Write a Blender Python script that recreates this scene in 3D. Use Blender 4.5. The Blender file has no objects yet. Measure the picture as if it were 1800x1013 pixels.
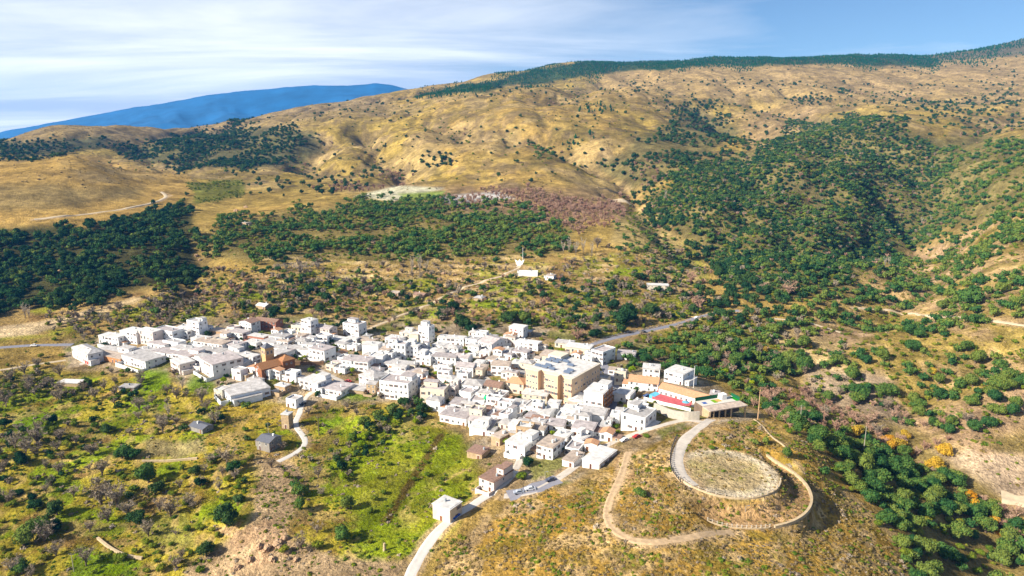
import bpy, math, random
import numpy as np
D = bpy.data
scene = bpy.context.scene
COL = scene.collection
rng = np.random.default_rng(11)
random.seed(5)

# ------------------------------------------------------------------ camera, sky, sun, exposure
CAMZ, PITCH, F = 140.0, math.radians(13.0), 1200.0      # metres, tilt below the horizon, focal length for an 1800 wide frame
cam = D.objects.new('camera', D.cameras.new('camera'))
COL.objects.link(cam)
cam.location = (0, 0, CAMZ)
cam.rotation_euler = (math.pi/2 - PITCH, 0, 0)
cam.data.sensor_width = 36.0
cam.data.lens = 36.0*F/1800.0
cam.data.clip_start = 1.0
cam.data.clip_end = 60000.0
scene.camera = cam

TOSUN = np.array([-0.92, -0.392, 0.0])
SUN_EL = math.radians(31.5)
SUN_DIR = np.array([TOSUN[0]*math.cos(SUN_EL), TOSUN[1]*math.cos(SUN_EL), math.sin(SUN_EL)])
sun = D.objects.new('sun', D.lights.new('sun', 'SUN'))
COL.objects.link(sun)
sun.data.energy = 5.0
sun.data.angle = math.radians(0.5)
sun.data.color = (1.0, 0.93, 0.80)
import mathutils
sun.rotation_euler = mathutils.Vector(SUN_DIR).to_track_quat('Z', 'Y').to_euler()

world = D.worlds.new('World')
scene.world = world
world.use_nodes = True
wn, wl = world.node_tree.nodes, world.node_tree.links
wn.clear()
def node(nt, t, **kw):
    n = nt.nodes.new(t)
    for k, v in kw.items():
        if hasattr(n, k): setattr(n, k, v)
        else: n.inputs[k].default_value = v
    return n
def wnode(t, **kw): return node(world.node_tree, t, **kw)
sky = wnode('ShaderNodeTexSky', sky_type='NISHITA', sun_disc=False)
sky.sun_elevation = SUN_EL
sky.sun_rotation = math.atan2(TOSUN[0], TOSUN[1])
sky.altitude = 1600; sky.air_density = 1.0; sky.dust_density = 0.15; sky.ozone_density = 4.0
tc = wnode('ShaderNodeTexCoord')
sep = wnode('ShaderNodeSeparateXYZ'); wl.new(tc.outputs['Generated'], sep.inputs[0])
def wmath(op, a, b=None, c=None):
    n = wnode('ShaderNodeMath', operation=op)
    for i, x in enumerate((a, b, c)):
        if x is None: continue
        if isinstance(x, (int, float)): n.inputs[i].default_value = x
        else: wl.new(x, n.inputs[i])
    return n.outputs[0]
# a flat, high cloud sheet: direction divided by height gives the position on the sheet
zc = wmath('ADD', wmath('MAXIMUM', sep.outputs[2], 0.0), 0.11)
px, py = wmath('DIVIDE', sep.outputs[0], zc), wmath('DIVIDE', sep.outputs[1], zc)
def sheet(sx, sy, ox, oy, scale, detail, rough, dist):
    v = wnode('ShaderNodeCombineXYZ')
    wl.new(wmath('MULTIPLY_ADD', px, sx, ox), v.inputs[0]); wl.new(wmath('MULTIPLY_ADD', py, sy, oy), v.inputs[1])
    n = wnode('ShaderNodeTexNoise'); n.inputs['Scale'].default_value = scale; n.inputs['Detail'].default_value = detail
    n.inputs['Roughness'].default_value = rough; n.inputs['Distortion'].default_value = dist
    wl.new(v.outputs[0], n.inputs['Vector'])
    return n.outputs[0]
c1 = sheet(0.30, 0.50, 1.3, 4.2, 0.50, 6, 0.5, 0.8)
c2 = sheet(0.26, 0.80, 7.7, 1.1, 0.95, 8, 0.6, 0.6)
cl = wmath('MULTIPLY_ADD', c2, 0.40, wmath('MULTIPLY', c1, 0.75))
# the sheet thins out towards the east (+x)
cl = wmath('SUBTRACT', cl, wmath('MULTIPLY', px, 0.125))
# optical depth of the sheet, seen along a longer path towards the horizon
tau = wmath('MULTIPLY', wmath('MAXIMUM', wmath('SUBTRACT', cl, 0.39), 0.0), 1.5)
opac = wmath('SUBTRACT', 1.0, wmath('POWER', 2.718, wmath('MULTIPLY', wmath('DIVIDE', tau, zc), -1.0)))
shade = wnode('ShaderNodeValToRGB')
shade.color_ramp.elements[0].position = 0.38; shade.color_ramp.elements[0].color = (7.2, 7.7, 8.8, 1)
shade.color_ramp.elements[1].position = 0.62; shade.color_ramp.elements[1].color = (12.6, 12.5, 12.4, 1)
wl.new(c2, shade.inputs[0])
mixc = wnode('ShaderNodeMix', data_type='RGBA')
wl.new(opac, mixc.inputs[0]); wl.new(sky.outputs[0], mixc.inputs[6]); wl.new(shade.outputs[0], mixc.inputs[7])
bg = wnode('ShaderNodeBackground'); bg.inputs[1].default_value = 0.052
wl.new(mixc.outputs[2], bg.inputs[0])
wo = wnode('ShaderNodeOutputWorld'); wl.new(bg.outputs[0], wo.inputs[0])

scene.view_settings.view_transform = 'Standard'
scene.view_settings.look = 'None'
scene.view_settings.gamma = 1.0
scene.view_settings.use_curve_mapping = False
scene.view_settings.exposure = 1.14
scene.render.engine = 'CYCLES'
scene.cycles.use_denoising = True
scene.cycles.max_bounces = 4
scene.cycles.diffuse_bounces = 2
scene.cycles.glossy_bounces = 2
scene.cycles.transmission_bounces = 2
scene.cycles.volume_bounces = 0
scene.cycles.caustics_reflective = False
scene.cycles.caustics_refractive = False

# ------------------------------------------------------------------ noise
def _h(ix, iy, s):
    h = (ix.astype(np.int64)*374761393 + iy.astype(np.int64)*668265263 + s*974634777) & 0xffffffff
    h = ((h ^ (h >> 13))*1274126177) & 0xffffffff
    h = ((h ^ (h >> 16))*2246822519) & 0xffffffff
    return ((h ^ (h >> 15)) & 0xffffff)/float(0xffffff)
def vnoise(x, y, s=0):
    x = np.asarray(x, float); y = np.asarray(y, float)
    ix, iy = np.floor(x), np.floor(y)
    fx, fy = x-ix, y-iy
    fx = fx*fx*fx*(fx*(fx*6-15)+10); fy = fy*fy*fy*(fy*(fy*6-15)+10)
    a, b, c, d = _h(ix, iy, s), _h(ix+1, iy, s), _h(ix, iy+1, s), _h(ix+1, iy+1, s)
    return (a*(1-fx)+b*fx)*(1-fy)+(c*(1-fx)+d*fx)*fy
def fbm(x, y, s=0, o=4, g=0.5):
    t, a, n = 0, 1.0, 0
    for i in range(o):
        t = t + a*vnoise(x, y, s+i*17); n += a; a *= g
        x, y = x*2.03+5.1, y*2.03+3.7
    return t/n
def ridged(x, y, s=0, o=4, g=0.5):
    t, a, n = 0, 1.0, 0
    for i in range(o):
        t = t + a*(1-np.abs(2*vnoise(x, y, s+i*13)-1)); n += a; a *= g
        x, y = x*2.07+1.3, y*2.07+9.1
    return t/n
def sstep(a, b, x):
    t = np.clip((x-a)/(b-a), 0, 1)
    return t*t*(3-2*t)

# ------------------------------------------------------------------ lie of the land
SP, CP = math.sin(PITCH), math.cos(PITCH)
def slope_of(v):
    dy = (np.asarray(v, float)-506.5)/F
    return (SP+dy*CP)/(CP-dy*SP)                 # drop per metre forward
def a_of(u, v):
    dx = (np.asarray(u, float)-900)/F; dy = (np.asarray(v, float)-506.5)/F
    return dx/(CP-dy*SP)
def project(x, y, z):
    d = y*CP-(z-CAMZ)*SP
    return 900+F*x/d, 506.5-F*(y*SP+(z-CAMZ)*CP)/d, d
CTRL = [  # surveyed points: picture column, picture row, distance forward
 (0,1013,208),(250,1013,204),(450,1013,198),(720,1010,194),(900,1013,187),(1050,1013,181),(1200,1013,177),(1350,1013,179),(1500,1013,190),(1650,1013,211),(1800,1013,229),
 (-250,1000,214),(2050,1000,240),
 (100,950,225),(450,930,220),(300,850,262),(600,800,284),(880,850,249),(1000,950,201),(1080,920,207),(1150,850,226),(1080,800,262),(960,805,268),
 (1215,835,233),(1310,835,235),(1310,800,250),(1400,830,237),(1310,885,217),(1340,945,200),(1250,760,266),(1280,742,278),
 (1480,860,247),(1500,800,285),(1420,760,290),(1580,900,246),(1440,930,213),
 (100,700,354),(-200,700,350),(300,700,350),(500,740,322),(700,720,332),(820,770,298),
 (150,610,440),(-200,600,445),(350,640,396),(500,650,384),(640,640,400),(760,640,402),(700,690,356),(860,690,352),(900,590,452),(1000,690,352),(960,745,305),(1100,745,297),(1200,690,336),(1270,730,300),(1100,640,392),(1200,640,402),(620,580,468),(400,580,466),
 (0,600,445),(0,540,520),(150,540,515),(150,500,575),(150,450,650),(330,480,600),(150,400,745),(0,400,745),(-250,450,650),
 (150,350,890),(130,276,1080),(0,287,1075),(-200,290,1100),(330,315,1150),(260,350,930),
 (330,400,760),(500,470,620),(500,420,730),(640,410,755),(640,365,880),(900,480,608),(900,540,515),(800,400,770),(640,520,548),(400,530,530),(1080,540,520),(1150,500,590),
 (760,342,990),(1000,380,850),(1000,430,700),(1150,430,690),(900,345,980),(1100,350,950),
 (500,310,1190),(620,325,1100),(850,300,1180),(850,262,1290),(900,228,1420),(700,300,1180),(650,232,1550),(740,200,1900),(1000,250,1330),(1000,182,1900),(1050,300,1160),
 (400,262,1500),(560,240,1530),(250,280,1420),(60,275,1500),(100,246,1750),(0,262,1950),(200,243,2250),(420,211,2450),(400,236,1800),(600,178,2750),
 (900,152,2620),(730,159,3150),(850,135,3300),(1000,111,3300),(1080,130,2700),(1250,106,3300),(1250,125,2600),(1500,99,3300),(1450,125,2500),(1640,116,2900),(1700,92,3800),(1800,71,4300),(1800,112,2700),
 (1130,325,1010),(1180,280,1230),(1300,300,1190),
 (1310,242,1560),(1200,182,1950),(1380,180,1900),(1550,165,2000),(1700,180,1850),(1800,200,1450),(1950,200,1400),
 (1240,420,740),(1300,400,750),(1300,340,850),(1400,285,990),(1500,235,1170),(1600,235,1180),(1450,380,770),(1550,330,900),
 (1350,500,575),(1290,560,498),(1450,540,520),(1560,470,615),(1640,385,800),(1660,300,980),
 (1330,640,418),(1450,720,362),(1600,790,325),(1750,900,275),(1800,960,252),
 (1800,700,345),(1750,760,322),(1650,700,362),(1550,640,412),(1700,600,415),(1800,600,395),(1550,560,480),(1800,500,480),(1680,480,560),(1800,400,600),(1750,350,700),(1800,300,800),(1800,245,960),(2050,500,480),(2050,300,800),(2050,700,340),
]
c = np.array(CTRL, float)
cy = c[:, 2]; ca = a_of(c[:, 0], c[:, 1]); cz = CAMZ-slope_of(c[:, 1])*cy
# land that lies behind crests or outside the picture: a = x/y, distance, height
HID = np.array([(-0.62,1330,62),(-0.72,1300,66),(-0.45,1330,70),(-0.8,2600,90),(-0.6,2900,95),(-0.4,3200,150),(-0.2,3800,230),(0.0,4300,330),(0.25,4600,380),(0.5,5200,480),(0.75,6200,560),
  (-0.9,4500,60),(-0.5,5000,90),(-0.2,6000,160),(0.2,6400,300),(0.6,6800,420),(1.0,6500,560),(1.0,3000,430),(-1.0,3000,80),(-1.0,1500,80),(1.0,1300,190),
  (0.31,1330,96),(0.40,1400,125),(0.25,1210,84),(-0.6,120,-4),(0,120,2),(0.6,120,0),(-1.0,250,-10),(1.0,250,-8),(-1.0,450,0),(1.0,450,40),(1.0,700,90)], float)
ca = np.concatenate([ca, HID[:, 0]]); cy = np.concatenate([cy, HID[:, 1]]); cz = np.concatenate([cz, HID[:, 2]])
KA = 2.2
def tps_k(da, db):
    r2 = (da*da+db*db)+1e-12
    return 0.5*r2*np.log(r2)
cb = np.log(cy)
n = len(ca)
K = tps_k((ca[:, None]-ca[None])*KA, cb[:, None]-cb[None])+np.eye(n)*4e-4
Pm = np.stack([np.ones(n), ca*KA, cb], 1)
A = np.block([[K, Pm], [Pm.T, np.zeros((3, 3))]])
wts = np.linalg.solve(A, np.concatenate([cz, np.zeros(3)]))
NA, NB = 900, 860
AG = np.linspace(-0.93, 0.93, NA); BG = np.linspace(math.log(125), math.log(6800), NB)
# coarse solve, then cubic-ish upsample
CA, CB = np.linspace(-0.93, 0.93, 150), np.linspace(BG[0], BG[-1], 170)
g = np.stack(np.meshgrid(CA, CB, indexing='xy'), -1).reshape(-1, 2)
zc_ = np.zeros(len(g))
for i in range(0, len(g), 4000):
    q = g[i:i+4000]
    zc_[i:i+4000] = tps_k((q[:, :1]-ca[None])*KA, q[:, 1:]-cb[None])@wts[:n]+wts[n]+wts[n+1]*q[:, 0]*KA+wts[n+2]*q[:, 1]
zc_ = zc_.reshape(170, 150)
def catmull(arr, xs):                       # arr (m,k) sampled uniformly along axis 0
    m = arr.shape[0]; t = xs*(m-1); i = np.clip(np.floor(t).astype(int), 0, m-2); f = (t-i)[:, None]
    p0, p1, p2, p3 = arr[np.clip(i-1, 0, m-1)], arr[i], arr[i+1], arr[np.clip(i+2, 0, m-1)]
    return 0.5*(2*p1+(p2-p0)*f+(2*p0-5*p1+4*p2-p3)*f**2+(3*p1-p0-3*p2+p3)*f**3)
ZG = catmull(catmull(zc_, np.linspace(0, 1, NB)).T, np.linspace(0, 1, NA)).T.copy()
YG = np.exp(BG)[:, None]*np.ones(NA)[None]; XG = AG[None]*YG
# relief: eroded gullies on the far hills, small humps nearby
far = sstep(900, 1500, YG)
warp = 120*fbm(XG/420, YG/420, 3)
rdg = ridged((XG+warp)/360, (YG*0.42-warp)/360, 21, 4, 0.45)
ZG += far*((1-rdg)-0.36)*np.clip(YG*0.056, 0, 105)*(1-.72*sstep(2100, 2800, YG))
mid = sstep(430, 700, YG)*(1-0.6*far)
spur = sstep(0.20, 0.28, AG)[None]*sstep(560, 700, YG)*(1-sstep(1150, 1400, YG))
ZG += mid*(fbm(XG/95, YG/95, 31, 4)-0.5)*13 + spur*(ridged((XG+YG*0.5)/170, (YG-XG*0.3)/260, 77, 3)-0.62)*30
ZG += (fbm(XG/16, YG/16, 41, 3)-0.5)*0.9*(1-0.5*sstep(300, 600, YG))
# the round hilltop terrace: a levelled disc with a steep bank below it
HC = np.array([80.6, 235.0]); HR = 19.0; HZ = 14.6
rr = np.hypot(XG-HC[0], YG-HC[1]); KW = 30.5
ang0 = np.arctan2(YG-HC[1], XG-HC[0])
sect = sstep(-2.35, -1.9, ang0)*sstep(0.95, 0.5, ang0)
tier = HZ-5.0+(fbm(XG/6, YG/6, 9)-0.5)*0.4
zk = ZG-1.5*sect*sstep(KW+14, KW+2, rr)
zk = zk*(1-sect)+(tier*(1-sstep(KW-.6, KW+2.0, rr))+zk*sstep(KW-.6, KW+2.0, rr))*sect
top = sstep(HR, HR+5.5, rr)*sect+sstep(HR, HR+9, rr)*(1-sect)
ZG = np.where(rr < KW+15, zk*top+(HZ+(fbm(XG/5, YG/5, 8)-0.5)*0.25)*(1-top), ZG)
# field terraces on the low ground to the left: level strips with short banks between them
mterr = sstep(470, 500, YG)*(1-sstep(640, 680, YG))*sstep(0.32, 0.24, np.abs(AG[None]+.10)+0*ZG)
st2 = 2.6; z2 = (ZG+(fbm(XG/60, YG/60, 57)-0.5)*4)/st2; f2 = z2-np.floor(z2)
ZG += mterr*0.7*st2*(sstep(0.74, 1.0, f2)-f2)
lowl = sstep(0.06, -0.05, AG[None]+0*ZG)*sstep(215, 235, YG)*(1-sstep(340, 360, YG))
st = 1.6; zz = (ZG+(fbm(XG/40, YG/40, 55)-0.5)*3)/st; fr = zz-np.floor(zz)
ZG += lowl*0.75*st*(sstep(0.72, 1.0, fr)-fr)
def ground(x, y):
    a = np.asarray(x, float)/np.asarray(y, float); b = np.log(y)
    ti = (a-AG[0])/(AG[1]-AG[0]); tj = (b-BG[0])/(BG[1]-BG[0])
    i = np.clip(np.floor(ti).astype(int), 0, NA-2); j = np.clip(np.floor(tj).astype(int), 0, NB-2)
    f, h = np.clip(ti-i, 0, 1), np.clip(tj-j, 0, 1)
    return (ZG[j, i]*(1-f)+ZG[j, i+1]*f)*(1-h)+(ZG[j+1, i]*(1-f)+ZG[j+1, i+1]*f)*h
def P(u, v):
    """Point of the land seen at picture position (u, v)."""
    u = np.atleast_1d(np.asarray(u, float)); v = np.atleast_1d(np.asarray(v, float))
    a = a_of(u, v); s = slope_of(v)
    ti = (a-AG[0])/(AG[1]-AG[0]); i = np.clip(np.floor(ti).astype(int), 0, NA-2); f = np.clip(ti-i, 0, 1)
    colz = ZG[:, i]*(1-f)+ZG[:, i+1]*f
    w = (colz-CAMZ)/np.exp(BG)[:, None]+s[None]
    hit = w >= 0
    hit[0] = False
    j = np.where(hit.any(0), hit.argmax(0), NB-1)
    k = np.arange(len(u)); w0, w1 = w[j-1, k], w[j, k]
    t = np.where(np.abs(w1-w0) > 1e-12, -w0/(w1-w0), 0); t = np.clip(t, 0, 1)
    y = np.exp(BG[j-1]*(1-t)+BG[j]*t)
    return np.stack([a*y, y, ground(a*y, y)], 1)
def P1(u, v): return P(u, v)[0]
def carve(pts, depth, width):
    o = np.array(pts, float); q = P(o[:, 0], o[:, 1])
    x0, x1, y0, y1 = q[:, 0].min()-3*width, q[:, 0].max()+3*width, q[:, 1].min()-3*width, q[:, 1].max()+3*width
    jj, ii = np.nonzero((XG > x0) & (XG < x1) & (YG > y0) & (YG < y1))
    if not len(jj): return
    X, Y = XG[jj, ii], YG[jj, ii]; wx = (fbm(X/width/1.5, Y/width/1.5, 71)-.5)*width*1.2; wy = (fbm(X/width/1.5, Y/width/1.5, 72)-.5)*width*1.2
    d = np.full(len(jj), 1e9)
    for k in range(len(q)-1):
        ex, ey = q[k+1, 0]-q[k, 0], q[k+1, 1]-q[k, 1]; L = ex*ex+ey*ey+1e-9
        t = np.clip(((X+wx-q[k, 0])*ex+(Y+wy-q[k, 1])*ey)/L, 0, 1); d = np.minimum(d, np.hypot(X+wx-q[k, 0]-t*ex, Y+wy-q[k, 1]-t*ey))
    ZG[jj, ii] -= depth*np.exp(-(d/width)**1.5)
    RAV[jj, ii] = np.maximum(RAV[jj, ii], np.exp(-(d/width*1.6)**2))
RAV = np.zeros_like(ZG)
for pts_, dp_, wd_ in [([(1312,246),(1302,226),(1275,200),(1240,184)], 52, 60), ([(1120,318),(1105,300),(1062,272),(1015,262),(965,240),(905,224)], 40, 50), ([(1640,388),(1652,330),(1632,272),(1585,236)], 62, 75),
      ([(722,302),(692,270),(662,242),(642,225)], 38, 50), ([(560,292),(542,262),(562,236)], 36, 55), ([(832,226),(800,214),(760,204)], 30, 48), ([(1480,206),(1400,190),(1340,180)], 42, 62), ([(1232,438),(1182,392),(1132,342)], 26, 40),
      ([(1700,245),(1750,215),(1790,190)], 22, 45), ([(1560,545),(1600,500),(1660,440),(1720,380)], 20, 30), ([(1620,690),(1700,640),(1790,600)], 9, 20), ([(1380,640),(1460,700),(1560,760),(1660,820)], 5, 14), ([(1380,420),(1400,350),(1440,290),(1470,240)], 30, 40), ([(1280,420),(1310,360),(1330,310)], 22, 34), ([(1500,440),(1520,380),(1560,310)], 26, 36), ([(960,180),(1000,165),(1060,150)], 16, 45), ([(480,250),(430,235),(380,228)], 20, 45), ([(300,300),(280,282),(250,262)], 18, 40), ([(345,440),(350,480),(340,510)], 10, 22)]:
    carve(pts_, dp_, wd_)
def Ppoly(pts, step=12):
    out = []
    for (u0, v0), (u1, v1) in zip(pts, pts[1:]):
        m = max(2, int(math.hypot(u1-u0, v1-v0)/step))
        out += [(u0+(u1-u0)*k/m, v0+(v1-v0)*k/m) for k in range(m)]
    out.append(pts[-1])
    o = np.array(out)
    return P(o[:, 0], o[:, 1])
# ------------------------------------------------------------------ materials
def lin(r, g=None, b=None):
    if g is None: r, g, b = r
    return tuple((x/255/12.92 if x <= 10 else ((x/255+0.055)/1.055)**2.4) for x in (r, g, b))
LITE = 1.6
def alb(r, g=None, b=None):                        # albedo of a surface that shows this colour in full sun
    return tuple(min(0.85, x/LITE) for x in lin(r, g, b))
MATS = {}
def mat(name, color, rough=0.85, noise=0.0, scale=1.0, vary=0.0, spec=0.2, metallic=0.0, hue=None):
    """Procedural material: base colour, mottled by world-space noise, varied between objects."""
    if name in MATS: return MATS[name]
    m = D.materials.new(name); m.use_nodes = True; nt = m.node_tree; nt.nodes.clear()
    out = node(nt, 'ShaderNodeOutputMaterial')
    bs = node(nt, 'ShaderNodeBsdfPrincipled')
    bs.inputs['Roughness'].default_value = rough; bs.inputs['Metallic'].default_value = metallic
    bs.inputs['Specular IOR Level'].default_value = spec
    nt.links.new(bs.outputs[0], out.inputs[0])
    bs.inputs['Base Color'].default_value = (*color, 1)
    src = None
    if noise:
        geo = node(nt, 'ShaderNodeNewGeometry')
        nz = node(nt, 'ShaderNodeTexNoise'); nz.inputs['Scale'].default_value = scale; nz.inputs['Detail'].default_value = 5
        nz.inputs['Roughness'].default_value = 0.65
        nt.links.new(geo.outputs['Position'], nz.inputs['Vector'])
        mr = node(nt, 'ShaderNodeMapRange'); mr.inputs[1].default_value = 0.3; mr.inputs[2].default_value = 0.7
        mr.inputs[3].default_value = 1-noise; mr.inputs[4].default_value = 1+noise*0.6
        nt.links.new(nz.outputs[0], mr.inputs[0])
        mx = node(nt, 'ShaderNodeMix', data_type='RGBA', blend_type='MULTIPLY'); mx.inputs[0].default_value = 1
        mx.inputs[6].default_value = (*color, 1); nt.links.new(mr.outputs[0], mx.inputs[7])
        src = mx.outputs[2]
    if vary:
        oi = node(nt, 'ShaderNodeObjectInfo')
        mr = node(nt, 'ShaderNodeMapRange'); mr.inputs[3].default_value = 1-vary; mr.inputs[4].default_value = 1+vary
        nt.links.new(oi.outputs['Random'], mr.inputs[0])
        mx = node(nt, 'ShaderNodeMix', data_type='RGBA', blend_type='MULTIPLY'); mx.inputs[0].default_value = 1
        if src: nt.links.new(src, mx.inputs[6])
        else: mx.inputs[6].default_value = (*color, 1)
        nt.links.new(mr.outputs[0], mx.inputs[7]); src = mx.outputs[2]
    if src: nt.links.new(src, bs.inputs['Base Color'])
    MATS[name] = m
    return m
def leafmat(name, cols, trans=0.25):
    """Foliage: several leaf colours mixed within a crown and between plants."""
    if name in MATS: return MATS[name]
    m = D.materials.new(name); m.use_nodes = True; nt = m.node_tree; nt.nodes.clear()
    out = node(nt, 'ShaderNodeOutputMaterial')
    oi = node(nt, 'ShaderNodeObjectInfo'); geo = node(nt, 'ShaderNodeNewGeometry')
    ad = node(nt, 'ShaderNodeMath', operation='MULTIPLY_ADD'); ad.inputs[1].default_value = 0.55
    nz = node(nt, 'ShaderNodeTexNoise'); nz.inputs['Scale'].default_value = 0.9; nz.inputs['Detail'].default_value = 3
    nt.links.new(geo.outputs['Position'], nz.inputs['Vector'])
    sc = node(nt, 'ShaderNodeMath', operation='MULTIPLY_ADD'); sc.inputs[1].default_value = 0.9; sc.inputs[2].default_value = -0.22
    nt.links.new(nz.outputs[0], sc.inputs[0])
    nt.links.new(oi.outputs['Random'], ad.inputs[0]); nt.links.new(sc.outputs[0], ad.inputs[2])
    rp = node(nt, 'ShaderNodeValToRGB')
    el = rp.color_ramp.elements
    while len(el) < len(cols): el.new(0.5)
    for i, cc in enumerate(cols):
        el[i].position = i/(len(cols)-1) if len(cols) > 1 else 0
        el[i].color = (*cc, 1)
    nt.links.new(ad.outputs[0], rp.inputs[0])
    df = node(nt, 'ShaderNodeBsdfDiffuse'); tr = node(nt, 'ShaderNodeBsdfTranslucent'); ms = node(nt, 'ShaderNodeMixShader')
    ms.inputs[0].default_value = trans
    nt.links.new(rp.outputs[0], df.inputs[0]); nt.links.new(rp.outputs[0], tr.inputs[0])
    nt.links.new(df.outputs[0], ms.inputs[1]); nt.links.new(tr.outputs[0], ms.inputs[2]); nt.links.new(ms.outputs[0], out.inputs[0])
    MATS[name] = m
    return m

# ------------------------------------------------------------------ mesh helpers
class MB:
    def __init__(s): s.v, s.f, s.m = [], [], []
    def add(s, verts, faces, mi=0):
        o = len(s.v); s.v += [tuple(map(float, p)) for p in verts]
        for f in faces: s.f.append(tuple(i+o for i in f)); s.m.append(mi)
        return s
    def box(s, x0, x1, y0, y1, z0, z1, mi=0):
        return s.add([(x0,y0,z0),(x1,y0,z0),(x1,y1,z0),(x0,y1,z0),(x0,y0,z1),(x1,y0,z1),(x1,y1,z1),(x0,y1,z1)],
                     [(3,2,1,0),(4,5,6,7),(0,1,5,4),(1,2,6,5),(2,3,7,6),(3,0,4,7)], mi)
    def tube(s, pts, rad, n=6, mi=0, cap=True):
        pts = [np.array(p, float) for p in pts]
        rings = []
        for k, p in enumerate(pts):
            d = pts[min(k+1, len(pts)-1)]-pts[max(k-1, 0)]; d = d/(np.linalg.norm(d)+1e-9)
            u = np.cross(d, (0.3, 0.9, 0.1) if abs(d[2]) > 0.5 else (0, 0, 1)); u /= np.linalg.norm(u)+1e-9; w = np.cross(d, u)
            r = rad[k] if hasattr(rad, '__len__') else rad
            rings.append([p+r*(math.cos(t)*u+math.sin(t)*w) for t in np.linspace(0, 2*math.pi, n, endpoint=False)])
        vs = [q for r in rings for q in r]; fs = []
        for k in range(len(pts)-1):
            for i in range(n):
                j = (i+1) % n
                fs.append((k*n+i, k*n+j, (k+1)*n+j, (k+1)*n+i))
        if cap: fs += [tuple(range(n))[::-1], tuple((len(pts)-1)*n+i for i in range(n))]
        return s.add(vs, fs, mi)
    def mesh(s, name, mats):
        me = D.meshes.new(name); me.from_pydata(s.v, [], s.f)
        for mm in (mats if isinstance(mats, (list, tuple)) else [mats]): me.materials.append(mm)
        if any(s.m): me.polygons.foreach_set('material_index', s.m)
        me.update()
        return me
    def build(s, name, mats, parent=None, **kw): return link(name, s.mesh(name, mats), parent, **kw)
def link(name, me, parent=None, loc=None, rz=None, scale=None):
    o = D.objects.new(name, me); COL.objects.link(o)
    if parent is not None: o.parent = parent
    if loc is not None: o.location = loc
    if rz is not None: o.rotation_euler = (0, 0, rz)
    if scale is not None: o.scale = scale if hasattr(scale, '__len__') else (scale,)*3
    return o
def tag(o, label=None, cat=None, group=None, kind=None):
    if label: o['label'] = label
    if cat: o['category'] = cat
    if group: o['group'] = group
    if kind: o['kind'] = kind
    return o
def npmesh(name, verts, faces, mats, mi=None, smooth=False):
    me = D.meshes.new(name); verts = np.asarray(verts, np.float32); faces = np.asarray(faces, np.int32)
    k = faces.shape[1]
    me.vertices.add(len(verts)); me.vertices.foreach_set('co', verts.ravel())
    me.loops.add(faces.size); me.loops.foreach_set('vertex_index', faces.ravel())
    me.polygons.add(len(faces)); me.polygons.foreach_set('loop_start', np.arange(0, faces.size, k, dtype=np.int32))
    for mm in (mats if isinstance(mats, (list, tuple)) else [mats]): me.materials.append(mm)
    if mi is not None: me.polygons.foreach_set('material_index', np.asarray(mi, np.int32))
    me.update(calc_edges=True)
    me.polygons.foreach_set('use_smooth', np.full(len(faces), smooth))
    return me

# ------------------------------------------------------------------ ground colours
def inpoly(U, V, pts):
    ins = np.zeros(U.shape, bool); m = len(pts)
    for i in range(m):
        (x0, y0), (x1, y1) = pts[i], pts[(i+1) % m]
        if y0 == y1: continue
        cnd = ((y0 > V) != (y1 > V)) & (U < (x1-x0)*(V-y0)/(y1-y0)+x0)
        ins ^= cnd
    return ins
def polydist(U, V, pts):
    d = np.full(U.shape, 1e9); m = len(pts)
    for i in range(m):
        (x0, y0), (x1, y1) = pts[i], pts[(i+1) % m]
        ex, ey = x1-x0, y1-y0; L = ex*ex+ey*ey+1e-9
        t = np.clip(((U-x0)*ex+(V-y0)*ey)/L, 0, 1)
        d = np.minimum(d, (U-x0-t*ex)**2+(V-y0-t*ey)**2)
    return np.sqrt(d)
UG, VG, _d = project(XG, YG, ZG)
wob = 14
UW = UG+wob*(fbm(UG/45, VG/30, 91)-0.5)*2; VW = VG+wob*0.6*(fbm(UG/45, VG/30, 92)-0.5)*2
GC = np.zeros((NB, NA, 3)); GC[:] = alb(190, 160, 86)
def paint(pts, col, soft=8, k=1.0, patch=None, wobble=True):
    """Lay a ground cover over the patch of land bounded by PTS; PATCH=(scale m, low, high) breaks it up."""
    U, V = (UW, VW) if wobble else (UG, VG)
    us = [p[0] for p in pts]; vs = [p[1] for p in pts]
    sel = (U > min(us)-soft) & (U < max(us)+soft) & (V > min(vs)-soft) & (V < max(vs)+soft)
    if not sel.any(): return
    u, v = U[sel], V[sel]
    ins = inpoly(u, v, pts); d = polydist(u, v, pts); d = np.where(ins, d, -d)
    m = sstep(-soft, soft, d)*k
    if patch:
        sc, lo, hi = patch[:3]
        m = m*sstep(lo, hi, fbm(XG[sel]/sc, YG[sel]/sc*0.8, patch[3] if len(patch) > 3 else 7, 4))
    GC[sel] = GC[sel]*(1-m[:, None])+np.array(alb(*col))[None]*m[:, None]
BIG = [(-400,-100),(2300,-100),(2300,1300),(-400,1300)]
HILLS = [(-400,300),(-400,0),(2300,0),(2300,330),(1300,340),(700,340),(300,330)]
paint(BIG, (204,168,92), 1, 0.8, (60, .42, .62, 5))
paint(HILLS, (168,140,86), 10, 0.7, (210, .45, .62, 15))
paint(HILLS, (194,166,80), 10, 0.8, (300, .44, .58, 25))
GUL = np.maximum(sstep(.74, .90, rdg)*far*(1-.7*sstep(2100, 2800, YG)), RAV*.8)
GC[:] = GC*(1-.6*GUL[..., None])+np.array(alb(128,108,84))*.6*GUL[..., None]
paint(HILLS, (142,124,72), 10, 0.7, (46, .50, .62, 301))
paint(HILLS, (208,178,120), 10, 0.6, (80, .52, .66, 302))
paint(HILLS, (140,118,92), 10, 0.5, (22, .54, .66, 303))
paint([(1050,60),(2200,30),(2200,190),(1700,185),(1300,180),(1050,165)], (192,162,112), 26, 0.75)
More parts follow.
